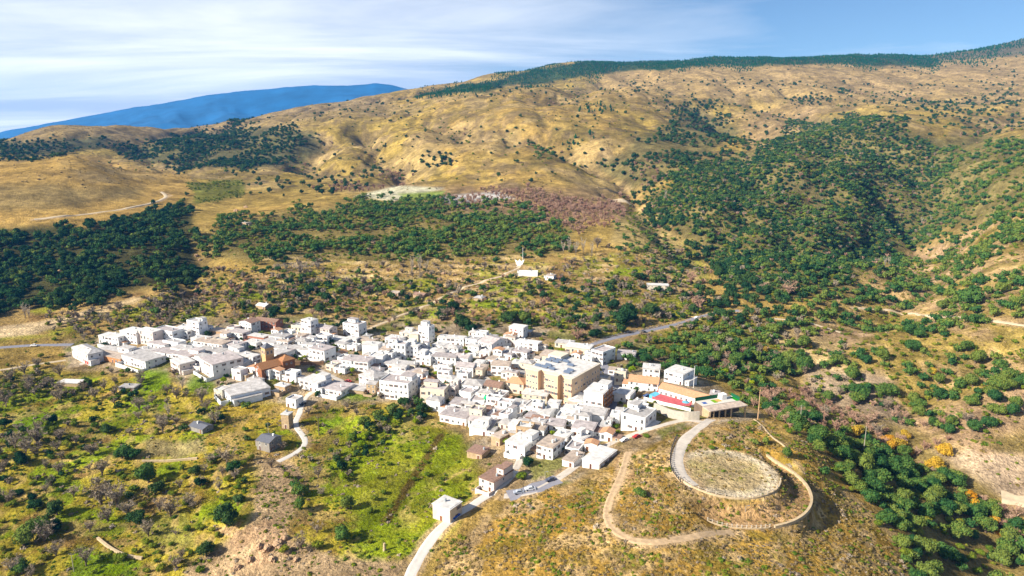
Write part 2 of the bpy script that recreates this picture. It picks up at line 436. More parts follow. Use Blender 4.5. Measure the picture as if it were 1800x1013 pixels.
paint([(-300,200),(650,150),(700,200),(400,240),(-300,280)], (166,142,104), 20, 0.7)
paint([(1290,200),(1420,180),(1450,215),(1370,260),(1310,262)], (178,148,108), 12, 0.6)
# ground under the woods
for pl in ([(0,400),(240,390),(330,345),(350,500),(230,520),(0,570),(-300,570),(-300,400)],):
    paint(pl, (64,70,44), 10, 0.9)  # western wood: extra dark, the slope's shade is put into the ground colour
paint([(340,425),(420,385),(640,355),(880,365),(1010,400),(985,450),(760,465),(500,460),(380,455)], (128,118,72), 10, 0.75)
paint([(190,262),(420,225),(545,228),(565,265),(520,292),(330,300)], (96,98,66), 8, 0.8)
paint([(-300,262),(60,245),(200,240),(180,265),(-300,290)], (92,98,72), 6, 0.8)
paint([(1145,340),(1300,265),(1470,205),(1640,240),(2100,240),(2100,330),(1660,400),(1500,500),(1380,530),(1280,500),(1170,390)], (132,122,76), 10, 0.85)
paint([(1040,290),(1160,225),(1210,180),(1300,230),(1200,300),(1120,330)], (120,112,70), 8, 0.8)
paint([(740,166),(1040,106),(1250,98),(1500,95),(1645,108),(1640,118),(1400,112),(1200,119),(1080,131),(900,153),(780,169)], (58,84,52), 3, 0.95)
paint([(1510,102),(1570,88),(1800,60),(2100,40),(2100,100),(1780,100),(1640,112)], (80,92,80), 3, 0.7)
# dry hill on the left
paint([(-300,300),(0,286),(130,272),(230,288),(330,312),(330,345),(240,392),(0,402),(-300,402)], (204,166,92), 6, 0.85)
paint([(0,320),(250,330),(240,345),(60,372),(-100,370)], (164,142,92), 10, 0.75)
paint([(100,285),(260,300),(300,325),(150,330)], (192,164,110), 12, 0.7, (30, .4, .6))
# fields on the bench under the hills
paint([(628,344),(700,327),(775,333),(690,352)], (222,212,170), 3, 0.95, None, False)
paint([(700,340),(780,337),(770,350),(720,352)], (166,182,84), 3, 0.95, None, False)
paint([(765,345),(870,338),(900,348),(790,356)], (206,198,190), 3, 0.95, None, False)
paint([(640,325),(1000,330),(1100,350),(1090,390),(960,395),(700,360)], (170,138,110), 10, 0.6)
paint([(622,346),(700,326),(780,331),(690,354)], (228,220,184), 3, 0.95, None, False)
paint([(700,341),(782,336),(772,351),(720,353)], (164,182,84), 3, 0.95, None, False)
paint([(765,346),(875,337),(905,349),(790,358)], (216,208,200), 3, 0.95, None, False)
paint([(320,320),(420,318),(425,345),(350,360)], (120,128,50), 4, 0.8)
# middle ground above the village
MID = [(0,545),(340,500),(500,468),(900,462),(1230,430),(1260,560),(1100,600),(900,575),(620,570),(400,560),(0,600)]
paint(MID, (198,164,100), 12, 0.9)
paint(MID, (166,166,50), 12, 0.9, (26, .5, .62, 61))
paint(MID, (150,112,74), 12, 0.6, (18, .55, .68, 71))
for pl in ([(430,545),(500,538),(505,552),(440,556)], [(820,528),(890,526),(880,540),(825,542)], [(350,565),(405,562),(405,578),(345,578)],[(655,578),(700,582),(690,596),(655,592)],[(950,548),(1040,548),(1030,562),(960,565)],[(580,488),(640,484),(640,496),(585,498)]):
    paint(pl, (152,170,30), 4, 0.9)
paint([(-60,582),(0,574),(70,566),(158,544),(152,558),(60,588),(-60,600)], (236,206,160), 3, 0.95, None, False)
paint([(165,545),(230,524),(255,522),(240,532),(175,553)], (230,200,150), 3, 0.9, None, False)
paint([(960,585),(1040,575),(1050,600),(980,615)], (196,150,96), 8, 0.8)
paint([(1085,380),(1150,360),(1170,400),(1215,440),(1240,500),(1180,520),(1120,440),(1080,430)], (208,182,118), 10, 0.8)
m = (mterr*sstep(.70, .80, f2)*sstep(.40, .55, fbm(XG/22, YG/22, 141)))[..., None]*.75
GC[:] = GC*(1-m)+np.array(alb(226,194,142))*m
for pl in ([(640,505),(700,500),(690,514),(630,518)],[(540,500),(600,498),(590,510),(530,512)],[(720,545),(790,540),(770,556),(700,560)],[(980,520),(1040,516),(1030,530),(970,534)],[(1080,470),(1130,468),(1120,482),(1070,486)],[(420,520),(470,515),(465,528),(415,532)],[(860,505),(900,503),(895,515),(850,518)]): paint(pl, (160,176,36), 4, .85)
# right-hand slope
RS = [(1430,540),(1560,470),(1700,400),(2100,300),(2100,1013),(1800,900),(1650,780),(1500,700),(1380,640)]
paint(RS, (212,178,124), 14, 0.9)
paint(RS, (186,160,78), 12, 0.8, (24, .46, .6, 81))
paint(RS, (200,164,134), 12, 0.6, (34, .5, .64, 88))
paint(RS, (140,124,62), 12, 0.7, (12, .52, .64, 89))
paint([(1340,560),(1480,600),(1500,680),(1440,690),(1380,640)], (214,184,128), 12, 0.9)
paint([(1400,640),(1560,660),(1600,760),(1500,740),(1420,700)], (188,164,138), 12, 0.8)
paint([(1120,590),(1240,556),(1340,560),(1380,640),(1330,690),(1240,640),(1130,640)], (146,138,64), 14, 0.8)
# valley bottom, lower right
paint([(1440,700),(1620,760),(1740,850),(1830,960),(1900,1013),(1600,1013),(1480,860),(1380,770)], (150,132,80), 12, 0.8)
paint([(1640,790),(1800,800),(2000,860),(2000,960),(1800,900)], (206,180,150), 10, 0.8)
# village earth
VIL = [(110,600),(330,560),(560,560),(960,575),(1120,600),(1260,680),(1340,735),(1180,770),(1000,850),(900,860),(830,850),(770,720),(640,710),(520,720),(380,700),(300,665),(120,650)]
paint(VIL, (206,184,154), 10, 0.95)
paint(VIL, (172,144,100), 8, 0.85, (12, .46, .58, 95))
paint(VIL, (132,134,52), 8, 0.8, (14, .54, .64, 96))
# low fields on the left
LF = [(-300,640),(110,655),(380,690),(520,720),(740,712),(780,760),(850,830),(830,880),(770,960),(705,1013),(-300,1100)]
paint(LF, (196,178,60), 12, 0.95)
paint(LF, (150,170,32), 10, 0.9, (17, .46, .58, 44))
paint(LF, (206,172,108), 10, 0.75, (11, .54, .66, 54))
paint(LF, (150,110,62), 10, 0.6, (9, .58, .7, 64))
for pl in ([(20,730),(80,720),(85,765),(20,775)], [(230,650),(300,655),(300,685),(240,690)], [(340,660),(380,670),(370,695),(330,690)], [(600,690),(665,688),(662,702),(590,704)], [(130,960),(250,985),(240,1020),(120,1020)],
           [(590,800),(640,760),(700,740),(690,780),(600,850)], [(620,900),(700,880),(690,930),(640,940)], [(700,760),(800,770),(800,800),(700,790)],[(560,740),(600,735),(600,750),(560,760)],[(240,700),(290,705),(280,730),(230,722)]):
    paint(pl, (128,164,14), 8, 0.85)
paint([(375,720),(510,712),(500,745),(420,760),(370,745)], (196,166,62), 6, 0.9)
paint([(240,910),(330,900),(340,960),(250,970)], (160,158,70), 8, 0.8)
paint([(250,775),(360,772),(360,800),(250,805)], (168,150,104), 6, 0.9)
paint([(455,805),(520,815),(540,860),(500,940),(600,980),(720,990),(700,1030),(330,1030),(330,990),(430,930),(450,870)], (204,172,132), 10, 0.95)
paint([(380,930),(500,900),(510,960),(450,1000)], (206,168,128), 8, 0.9, (6, .4, .55, 3))
paint([(570,770),(640,740),(710,726),(800,766),(845,805),(822,870),(740,965),(650,965),(592,890)], (152,162,34), 22, 0.75)
m = (lowl*sstep(.70, .80, fr)*sstep(.42, .56, fbm(XG/16, YG/16, 142)))[..., None]*.55
GC[:] = GC*(1-m)+np.array(alb(206,172,112))*m
# dry hillside in front, right
HS = [(735,1100),(800,960),(900,880),(1060,830),(1180,762),(1250,748),(1345,740),(1420,790),(1480,850),(1560,920),(1680,1100)]
paint(HS, (200,158,74), 8, 0.95)
paint(HS, (226,190,132), 8, 0.9, (7, .48, .62, 35))
paint(HS, (150,130,48), 8, 0.75, (9, .55, .66, 36))
paint([(735,1100),(800,960),(860,900),(870,915),(800,1000),(770,1100)], (206,174,128), 6, 0.8)
paint([(1085,800),(1120,800),(1110,850),(1085,850)], (206,164,116), 8, 0.9)
paint([(1385,740),(1480,800),(1560,860),(1600,930),(1500,870),(1440,810)], (196,158,84), 8, 0.7)
# hilltop disc
rr = np.hypot(XG-HC[0], YG-HC[1])
m = sstep(HR+1.5, HR-1.5, rr)[..., None]*0.95
GC[:] = GC*(1-m)+np.array(alb(240,220,186))*m
m = (sstep(HR-3.5, HR-6.5, rr+3*(fbm(XG/7, YG/7, 121)-.5)))[..., None]*0.8
GC[:] = GC*(1-m)+np.array(alb(212,184,130))*m
m = (sstep(HR-2, HR-5, rr)*sstep(0.50, 0.62, fbm(XG/6, YG/4, 101)))[..., None]*0.4
GC[:] = GC*(1-m)+np.array(alb(158,152,66))*m
ang = np.arctan2(YG-HC[1], XG-HC[0])
bank = (sstep(HR+0.5, HR+3, rr)*sstep(KW+.5, KW-1, rr)*sstep(-2.4, -2.0, ang)*sstep(0.9, 0.4, ang))[..., None]*0.85
GC[:] = GC*(1-bank)+np.array(alb(222,178,126))*bank
ROADS = dict(
 road=([(712,1040),(720,1012),(736,982),(760,945),(790,914),(830,887),(868,864),(893,845),(905,826)], 4.6), lower_lane=([(886,872),(930,869),(965,851),(1000,829),(1040,798),(1085,773),(1120,762),(1165,748),(1205,737),(1236,742)], 4.2),
 hill_drive=([(1250,738),(1232,750),(1207,768),(1192,790),(1187,815),(1197,838),(1222,856)], 5.4), dirt_path=([(1105,795),(1092,840),(1072,878),(1063,905),(1077,932),(1107,950),(1150,955),(1210,945),(1260,936),(1290,936)], 3.4),
 upper_lane=([(640,582),(700,556),(760,534),(800,510),(840,498),(880,486),(905,475),(915,467)], 3.2), bypass_road=([(1040,606),(1080,594),(1130,583),(1180,573),(1215,562),(1250,551),(1300,546)], 5.2), winding_lane=([(548,690),(530,702),(533,716),(522,733),(515,748),(528,760),(540,773),(536,786),(518,798),(488,812)], 3.2), east_track=([(1495,541),(1560,546),(1640,556),(1720,561),(1810,574)], 2.8), hill_track=([(60,386),(160,376),(230,366),(283,353),(299,344),(284,338)], 5.0))
def verge(pts, wd, col):
    q = Ppoly(pts, 10); sel = np.nonzero((XG > q[:, 0].min()-9) & (XG < q[:, 0].max()+9) & (YG > q[:, 1].min()-9) & (YG < q[:, 1].max()+9)); X, Y = XG[sel], YG[sel]; d = np.full(len(X), 1e9)
    for k in range(len(q)-1):
        ex, ey = q[k+1, 0]-q[k, 0], q[k+1, 1]-q[k, 1]; L = ex*ex+ey*ey+1e-9; t = np.clip(((X-q[k, 0])*ex+(Y-q[k, 1])*ey)/L, 0, 1); d = np.minimum(d, np.hypot(X-q[k, 0]-t*ex, Y-q[k, 1]-t*ey))
    m = sstep(wd*.5+2.6, wd*.5+.2, d+2.4*(fbm(X/3, Y/3, 131)-.5))[:, None]*.85; GC[sel] = GC[sel]*(1-m)+np.array(alb(*col))*m
for pts_, wd_ in ROADS.values(): verge(pts_, wd_, (222,188,142))
verge([(775,765),(740,820),(705,875),(680,915)], .8, (116,88,50))
del UW, VW

# ------------------------------------------------------------------ the ground sheet
gm = D.materials.new('hillside_ground'); gm.use_nodes = True
nt = gm.node_tree; nt.nodes.clear()
out = node(nt, 'ShaderNodeOutputMaterial'); df = node(nt, 'ShaderNodeBsdfDiffuse'); nt.links.new(df.outputs[0], out.inputs[0])
at = node(nt, 'ShaderNodeAttribute', attribute_name='Col'); geo = node(nt, 'ShaderNodeNewGeometry')
def gnoise(scale, lo, hi, mn, mx, detail=4, stretch=None):
    src = geo.outputs['Position']
    if stretch:
        mp = node(nt, 'ShaderNodeMapping'); mp.inputs['Scale'].default_value = stretch; nt.links.new(src, mp.inputs[0]); src = mp.outputs[0]
    nz = node(nt, 'ShaderNodeTexNoise'); nz.inputs['Scale'].default_value = scale; nz.inputs['Detail'].default_value = detail; nz.inputs['Roughness'].default_value = 0.62
    nt.links.new(src, nz.inputs['Vector'])
    mr = node(nt, 'ShaderNodeMapRange'); mr.inputs[1].default_value = lo; mr.inputs[2].default_value = hi; mr.inputs[3].default_value = mn; mr.inputs[4].default_value = mx
    nt.links.new(nz.outputs[0], mr.inputs[0]); return mr.outputs[0]
cur = at.outputs['Color']
for sc, lo, hi, mn, mx in ((0.018, .38, .62, .76, 1.18), (0.055, .36, .64, .70, 1.22), (0.16, .32, .68, .70, 1.22), (0.9, .3, .7, .56, 1.34)):
    mxn = node(nt, 'ShaderNodeMix', data_type='RGBA', blend_type='MULTIPLY'); mxn.inputs[0].default_value = 1
    nt.links.new(cur, mxn.inputs[6]); nt.links.new(gnoise(sc, lo, hi, mn, mx), mxn.inputs[7]); cur = mxn.outputs[2]
# dry stalks and bare soil flecks
fl = node(nt, 'ShaderNodeMix', data_type='RGBA', blend_type='MIX')
nt.links.new(gnoise(0.42, .56, .68, 0, 0.55, 6), fl.inputs[0]); nt.links.new(cur, fl.inputs[6])
hs = node(nt, 'ShaderNodeHueSaturation'); hs.inputs['Saturation'].default_value = 0.82; hs.inputs['Value'].default_value = 1.25
nt.links.new(cur, hs.inputs['Color']); nt.links.new(hs.outputs[0], fl.inputs[7])
nt.links.new(fl.outputs[2], df.inputs[0])
bp = node(nt, 'ShaderNodeBump'); bp.inputs['Strength'].default_value = 0.9; bp.inputs['Distance'].default_value = 0.9
nt.links.new(gnoise(0.5, .3, .7, 0, 1, 6), bp.inputs['Height']); nt.links.new(bp.outputs[0], df.inputs['Normal'])
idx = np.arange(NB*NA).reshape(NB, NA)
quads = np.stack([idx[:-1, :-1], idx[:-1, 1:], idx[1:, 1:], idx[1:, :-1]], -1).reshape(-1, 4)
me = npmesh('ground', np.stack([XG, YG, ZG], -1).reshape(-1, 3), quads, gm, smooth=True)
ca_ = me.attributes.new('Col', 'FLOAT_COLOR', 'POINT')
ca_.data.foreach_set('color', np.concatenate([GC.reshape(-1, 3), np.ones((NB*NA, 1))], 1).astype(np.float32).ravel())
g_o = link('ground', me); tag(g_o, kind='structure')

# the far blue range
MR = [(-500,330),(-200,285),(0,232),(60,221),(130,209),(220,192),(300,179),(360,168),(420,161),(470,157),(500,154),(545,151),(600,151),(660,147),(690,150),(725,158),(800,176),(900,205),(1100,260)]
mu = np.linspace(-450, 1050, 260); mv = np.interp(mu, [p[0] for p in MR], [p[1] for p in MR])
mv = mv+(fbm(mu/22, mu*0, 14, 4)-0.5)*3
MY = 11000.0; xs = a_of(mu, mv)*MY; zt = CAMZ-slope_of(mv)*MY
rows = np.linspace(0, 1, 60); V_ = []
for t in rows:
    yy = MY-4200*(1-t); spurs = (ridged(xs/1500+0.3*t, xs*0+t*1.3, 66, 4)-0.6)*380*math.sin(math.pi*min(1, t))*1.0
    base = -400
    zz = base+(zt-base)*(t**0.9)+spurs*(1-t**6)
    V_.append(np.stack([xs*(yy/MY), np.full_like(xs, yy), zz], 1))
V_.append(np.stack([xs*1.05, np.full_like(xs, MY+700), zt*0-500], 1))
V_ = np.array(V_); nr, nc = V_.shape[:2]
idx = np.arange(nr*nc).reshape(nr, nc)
mt = link('mountain', npmesh('mountain', V_.reshape(-1, 3), np.stack([idx[:-1, :-1], idx[:-1, 1:], idx[1:, 1:], idx[1:, :-1]], -1).reshape(-1, 4), mat('far_pine_slopes', (0.008, 0.075, 0.19), noise=0.5, scale=0.0022), smooth=True))  # pine green pushed to blue: distance haze painted into the slope colour
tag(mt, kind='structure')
# ------------------------------------------------------------------ plants: shapes
ICO_V, ICO_F = None, None
def ico(sub=1):
    t = (1+5**.5)/2
    v = [(-1,t,0),(1,t,0),(-1,-t,0),(1,-t,0),(0,-1,t),(0,1,t),(0,-1,-t),(0,1,-t),(t,0,-1),(t,0,1),(-t,0,-1),(-t,0,1)]
    f = [(0,11,5),(0,5,1),(0,1,7),(0,7,10),(0,10,11),(1,5,9),(5,11,4),(11,10,2),(10,7,6),(7,1,8),(3,9,4),(3,4,2),(3,2,6),(3,6,8),(3,8,9),(4,9,5),(2,4,11),(6,2,10),(8,6,7),(9,8,1)]
    v = [np.array(p)/np.linalg.norm(p) for p in v]
    for _ in range(sub):
        cache, nf = {}, []
        def midp(i, j):
            k = (min(i, j), max(i, j))
            if k not in cache: m_ = v[i]+v[j]; v.append(m_/np.linalg.norm(m_)); cache[k] = len(v)-1
            return cache[k]
        for a, b, c_ in f:
            ab, bc, cd = midp(a, b), midp(b, c_), midp(c_, a); nf += [(a,ab,cd),(b,bc,ab),(c_,cd,bc),(ab,bc,cd)]
        f = nf
    return np.array(v), np.array(f)
I1 = ico(1); I0 = ico(0)
def rdir(r, n):
    d = r.normal(size=(n, 3)); return d/np.linalg.norm(d, axis=1, keepdims=True)
def leaf_tris(r, pts, nrm, size):
    """Small bent leaf sprays: one triangle each, facing mostly along NRM."""
    n = len(pts); nn = nrm+r.normal(size=(n, 3))*0.55; nn /= np.linalg.norm(nn, axis=1, keepdims=True)
    t = np.cross(nn, rdir(r, n)); t /= np.linalg.norm(t, axis=1, keepdims=True)+1e-9; b = np.cross(nn, t)
    s = (size*r.uniform(0.55, 1.35, n))[:, None]
    A_, B_, C_ = pts+t*s, pts-t*s*0.5+b*s*0.85, pts-t*s*0.5-b*s*0.85
    V = np.stack([A_, B_, C_], 1).reshape(-1, 3); return V, np.arange(3*n).reshape(-1, 3)
def crown_mesh(name, seed, lobes, nleaf, leaf, material, squash=0.85, zc=0.82, core=0.72, spread=0.70, lr=(0.26, 0.56), sub=I1, shape='round'):
    r = np.random.default_rng(seed); C_, R_ = [], []
    for i in range(lobes):
        if shape == 'round':
            d = rdir(r, 1)[0]; d[2] = abs(d[2])*0.9-0.25 if i else 0
            C_.append(d*spread*np.array([1, 1, squash])*(0 if i == 0 else r.uniform(0.75, 1.1))); R_.append(0.62 if i == 0 else r.uniform(*lr))
        else:                                   # tiers of a pine
            t = i/(lobes-1); th = i*2.4
            C_.append(np.array([math.cos(th)*0.35*(1-t), math.sin(th)*0.35*(1-t), (t-0.5)*2.0*squash])); R_.append(0.66*(1-t)+0.2)
    C_, R_ = np.array(C_), np.array(R_)
    V, Fc, o = [], [], 0
    for c0, r0 in zip(C_, R_):
        v = sub[0]*(r0*core*(0.86+0.28*r.random(len(sub[0]))))[:, None]*np.array([1, 1, squash])+c0
        V.append(v); Fc.append(sub[1]+o); o += len(v)
    li = r.choice(lobes, nleaf, p=R_**2/np.sum(R_**2)); d = rdir(r, nleaf)
    p = C_[li]+d*(R_[li]*r.uniform(0.86, 1.1, nleaf))[:, None]*np.array([1, 1, squash])
    dist = np.linalg.norm((p[:, None]-C_[None])/np.array([1, 1, squash]), axis=2)/R_[None]
    keep = (dist > 0.8).all(1) & (p[:, 2] > -0.8*squash)
    v, f = leaf_tris(r, p[keep], d[keep], leaf)
    V.append(v); Fc.append(f+o)
    V = np.concatenate(V); V[:, 2] += zc
    return npmesh(name, V, np.concatenate(Fc), material)
def strips(r, segs, w0):
    """Thin flat twigs: SEGS = list of (start, end, width)."""
    a = np.array([s[0] for s in segs]); b = np.array([s[1] for s in segs]); w = np.array([s[2] for s in segs])[:, None]*w0
    d = b-a; t = np.cross(d, rdir(r, len(d))); t /= np.linalg.norm(t, axis=1, keepdims=True)+1e-9
    V = np.stack([a-t*w, a+t*w, b+t*w*0.35], 1).reshape(-1, 3)
    return V, np.arange(3*len(d)).reshape(-1, 3)
def bare_mesh(name, seed, material, nlimb=7, nsub=7, ntw=9, w=0.02, col=False, tall=1.9, twl=0.34):
    r = np.random.default_rng(seed); segs = []
    for i in range(nlimb):
        th = i*2.399+r.uniform(-.4, .4); up = r.uniform(0.35, 1.0)
        s = np.array([0, 0, r.uniform(.06, .3)*tall*(0.7 if not col else 1.3)])
        if col: e = np.array([math.cos(th)*.5, math.sin(th)*.5, tall*r.uniform(.6, 1)])
        else: e = np.array([math.cos(th)*.74*(1.2-up*.6), math.sin(th)*.74*(1.2-up*.6), tall*(0.3+0.45*up)])
        segs.append((s, e, 2.2))
        for j in range(nsub):
            t = r.uniform(0.25, 1); q = s+(e-s)*t; dd = rdir(r, 1)[0]*np.array([1, 1, .8]); dd[2] = abs(dd[2])*0.9+(.5 if col else .05)
            e2 = q+dd*r.uniform(.22, .45)*(0.6 if col else 1); segs.append((q, e2, 1.3))
            for k in range(ntw):
                q2 = q+(e2-q)*r.uniform(.2, 1); d2 = rdir(r, 1)[0]; d2[2] = d2[2]*.8+(.5 if col else .15)
                segs.append((q2, q2+d2*r.uniform(.4, 1)*twl*(0.7 if col else 1), .8))
    V, Fc = strips(r, segs, w)
    return npmesh(name, V, Fc, material)
def trunk_mesh(name, seed, material, h=0.9, r0=0.10, limbs=4):
    r = np.random.default_rng(seed); mb = MB()
    b = r.uniform(-.06, .06, 2)
    mb.tube([(0,0,-0.25),(b[0]*.3,b[1]*.3,h*.4),(b[0],b[1],h)], [r0*1.25, r0, r0*.6], 7)
    for i in range(limbs):
        th = i*2.4+r.uniform(-.4, .4); z = h*r.uniform(.5, .8)
        mb.tube([(b[0]*.5, b[1]*.5, z), (math.cos(th)*.3, math.sin(th)*.3, z+.28), (math.cos(th)*.5, math.sin(th)*.5, z+.5)], [r0*.5, r0*.35, r0*.15], 5)
    return mb.mesh(name, material)
def joined(name, meshes):
    """One mesh out of several (used for the uncountable masses)."""
    V, Fc, mi, mats, o = [], [], [], [], 0
    for me_ in meshes:
        n_ = len(me_.vertices); co = np.zeros(n_*3, np.float32); me_.vertices.foreach_get('co', co); V.append(co.reshape(-1, 3))
        me_.calc_loop_triangles(); lt = np.zeros(len(me_.loop_triangles)*3, np.int32); me_.loop_triangles.foreach_get('vertices', lt)
        Fc.append(lt.reshape(-1, 3)+o); mi += [len(mats)]*len(Fc[-1]); o += n_; mats.append(me_.materials[0])
    return npmesh(name, np.concatenate(V), np.concatenate(Fc), mats, mi)
M_oak = leafmat('oak_leaves', [lin(32,66,42), lin(52,88,48), lin(80,108,50), lin(116,126,54), lin(62,100,68)], 0.2)
M_oakd = leafmat('dark_oak_leaves', [lin(20,48,36), lin(32,62,40), lin(50,78,44), lin(74,94,48), lin(40,72,54)], 0.15)  # dark green leaves, darkened further to stand for the shaded western slope
M_bush = leafmat('bush_leaves', [lin(52,84,36), lin(90,110,34), lin(122,128,40), lin(150,140,56)], 0.25)
M_pine = leafmat('pine_needles', [lin(26,66,48), lin(36,82,50), lin(52,98,48)], 0.15)
M_yel = leafmat('autumn_leaves', [lin(178,118,28), lin(204,150,40), lin(196,164,60), lin(150,128,50)], 0.3)
M_lime = leafmat('lime_leaves', [lin(96,128,22), lin(140,160,24), lin(168,172,40)], 0.3)
M_bare = leafmat('bare_twigs', [lin(106,92,78), lin(134,118,100), lin(158,144,124), lin(126,112,98), lin(120,106,82)], 0.0)
M_mauve = leafmat('mauve_twigs', [lin(132,98,84), lin(158,122,102), lin(174,144,122), lin(144,108,84)], 0.0)
M_pale = leafmat('pale_poplar_twigs', [lin(160,148,134), lin(180,168,152), lin(158,142,124)], 0.0)
M_bark = mat('bark', lin(104,88,74), noise=0.3, scale=2)
M_dry = leafmat('dry_scrub', [lin(92,86,42), lin(124,108,56), lin(150,128,80), lin(120,104,84), lin(136,114,62)], 0.1)
KINDS = {}
def kind(name, crowns, trunks, lo, noun, cat, r, h=1.0):
    KINDS[name] = dict(crowns=crowns, trunks=trunks, lo=lo, noun=noun, cat=cat, r=r, h=h)
tr_oak = [trunk_mesh('trunk', 40+i, M_bark, 0.85, 0.10) for i in range(3)]
tr_bare = [trunk_mesh('trunk', 50+i, M_bark, 0.8, 0.06, 5) for i in range(2)]
tr_col = [trunk_mesh('trunk', 60, M_bark, 1.6, 0.035, 2)]
def fam(M, seed, n=1500, leaf=.085, lon=130, lol=.2, **kw):
    hi = [crown_mesh('crown', seed+i, 9, n, leaf, M, **kw) for i in range(4)]
    lo = [joined('tree_mass', [crown_mesh('c', seed+20+i, 6, lon, lol, M, sub=I0 if lon < 200 else I1, **kw), trunk_mesh('t', seed, M_bark, .6, .1, 0)]) for i in range(3)]
    return hi, lo
h_, l_ = fam(M_oak, 100); kind('oak', h_, tr_oak, l_, 'rounded holm oak', 'tree', (2.8, 4.8))
h_, l_ = fam(M_oakd, 140); kind('darkoak', h_, tr_oak, l_, 'dense dark green holm oak', 'tree', (3.2, 5.4))
h_, l_ = fam(M_bush, 180, n=600, squash=.75, zc=.62); kind('bush', h_, [trunk_mesh('trunk', 70, M_bark, .4, .07, 3)], l_, 'olive green bush', 'bush', (1.2, 2.4))
h_, l_ = fam(M_yel, 220, core=.6); kind('autumn', h_, tr_bare, l_, 'tree with orange autumn leaves', 'tree', (2.4, 4.0))
h_, l_ = fam(M_lime, 260, core=.6, zc=1.2); kind('lime', h_, tr_bare, l_, 'yellow green leafy tree', 'tree', (1.8, 3.0))
hp = [crown_mesh('crown', 300+i, 7, 700, .12, M_pine, shape='pine', squash=1.0, zc=1.5, spread=.5) for i in range(2)]
lp = [joined('tree_mass', [crown_mesh('c', 310+i, 5, 70, .26, M_pine, shape='pine', squash=1.0, zc=1.5, sub=I0), trunk_mesh('t', 3, M_bark, .8, .08, 0)]) for i in range(3)]
kind('pine', hp, tr_col, lp, 'green conical pine', 'tree', (2.2, 3.6))
for nm, M, sd, noun in (('bare', M_bare, 400, 'leafless grey brown tree'), ('mauve', M_mauve, 430, 'leafless pinkish tree')):
    kind(nm, [bare_mesh('crown', sd+i, M, 8, 8, 10, .022) for i in range(3)], tr_bare,
         [joined('tree_mass', [bare_mesh('c', sd+10+i, M, 7, 5, 7, .085, twl=.44), trunk_mesh('t', 5, M_bark, .7, .06, 0)]) for i in range(3)], noun, 'tree', (2.2, 4.2))
kind('poplar', [bare_mesh('crown', 460+i, M_pale, 10, 9, 10, .016, True, 3.4) for i in range(3)], tr_col,
     [joined('tree_mass', [bare_mesh('c', 470+i, M_pale, 7, 5, 6, .04, True, 3.4), trunk_mesh('t', 6, M_bark, 2, .05, 0)]) for i in range(2)], 'tall pale leafless poplar', 'tree', (1.8, 2.6))
def tuft_mesh(seed, M, n=26):
    r = np.random.default_rng(seed); d = rdir(r, n); d[:, 2] = np.abs(d[:, 2])
    p = d*r.uniform(.45, .95, n)[:, None]*np.array([1, 1, .75])
    v, f = leaf_tris(r, p, d, .38)
    c_ = I0[0]*np.array([.62, .62, .5])*(0.8+.4*r.random((12, 1)))
    return npmesh('tuft', np.concatenate([c_, v]), np.concatenate([I0[1], f+12]), M)
TUFT = {'dry': [tuft_mesh(500+i, M_dry) for i in range(3)], 'green': [tuft_mesh(510+i, M_bush) for i in range(3)], 'twig': [tuft_mesh(520+i, M_bare) for i in range(2)]}

# ------------------------------------------------------------------ plants: where they grow
CELL = np.zeros_like(ZG); dA = AG[1]-AG[0]; dB = BG[1]-BG[0]
CELL[:] = (YG*dA)*(YG*dB)
WW = (ZG-CAMZ)/YG; RUN = np.maximum.accumulate(WW, 0); VISG = WW >= RUN-0.004
def scatter(pts, spacing, clump=None, ylim=(130, 3600), r=None):
    """Random points of the land inside the outline PTS, one per SPACING^2 square metres; CLUMP=(scale m, low, high, seed)."""
    r = r or rng
    us = [p[0] for p in pts]; vs = [p[1] for p in pts]
    j, i = np.nonzero((UG > min(us)-40) & (UG < max(us)+40) & (VG > min(vs)-24) & (VG < max(vs)+24) & (YG > ylim[0]) & (YG < ylim[1]) & VISG)
    ew = min(60, .22*(max(us)-min(us))); eh = min(34, .32*(max(vs)-min(vs)))
    uu, vv_ = UG[j, i], VG[j, i]
    ok = inpoly(uu+ew*(fbm(uu/52, vv_/30, 191, 5, .6)-.5)*2+r.normal(0, ew*.10, len(uu)), vv_+eh*(fbm(uu/52, vv_/30, 192, 5, .6)-.5)*2+r.normal(0, eh*.12, len(uu)), pts); j, i = j[ok], i[ok]
    lam = CELL[j, i]/spacing**2
    if clump: lam = lam*sstep(clump[1], clump[2], fbm(XG[j, i]/clump[0], YG[j, i]/clump[0], clump[3], 3))
    k = np.repeat(np.arange(len(j)), r.poisson(lam)); j, i = j[k], i[k]
    a = AG[i]+r.uniform(-.5, .5, len(k))*dA; b = BG[j]+r.uniform(-.5, .5, len(k))*dB
    y = np.exp(b); return np.stack([a*y, y, ground(a*y, y)], 1)
def thin(p, dmin):
    if len(p) < 2: return p
    seen, keep = {}, []
    for n_, (x, y, z) in enumerate(p):
        c_ = (int(x//dmin), int(y//dmin)); bad = False
        for ix in (-1, 0, 1):
            for iy in (-1, 0, 1):
                for q in seen.get((c_[0]+ix, c_[1]+iy), ()):
                    if (q[0]-x)**2+(q[1]-y)**2 < dmin*dmin: bad = True
        if not bad: seen.setdefault(c_, []).append((x, y)); keep.append(n_)
    return p[keep]
PLANTS = {k: [] for k in KINDS}          # kind -> [x, y, z, radius, height factor]
def plant(kd, pts, spacing, clump=None, size=1.0, ylim=(130, 3600), frac=1.0):
    p = scatter(pts, spacing, clump, ylim); p = thin(p, spacing*0.62)
    if not len(p): return
    r0, r1 = KINDS[kd]['r']; rr_ = (r0*.62+(r1*1.08-r0*.62)*rng.beta(1.7, 1.9, len(p)))*size
    PLANTS[kd] += [(*q, a, rng.uniform(.85, 1.2)) for q, a in zip(p, rr_)]
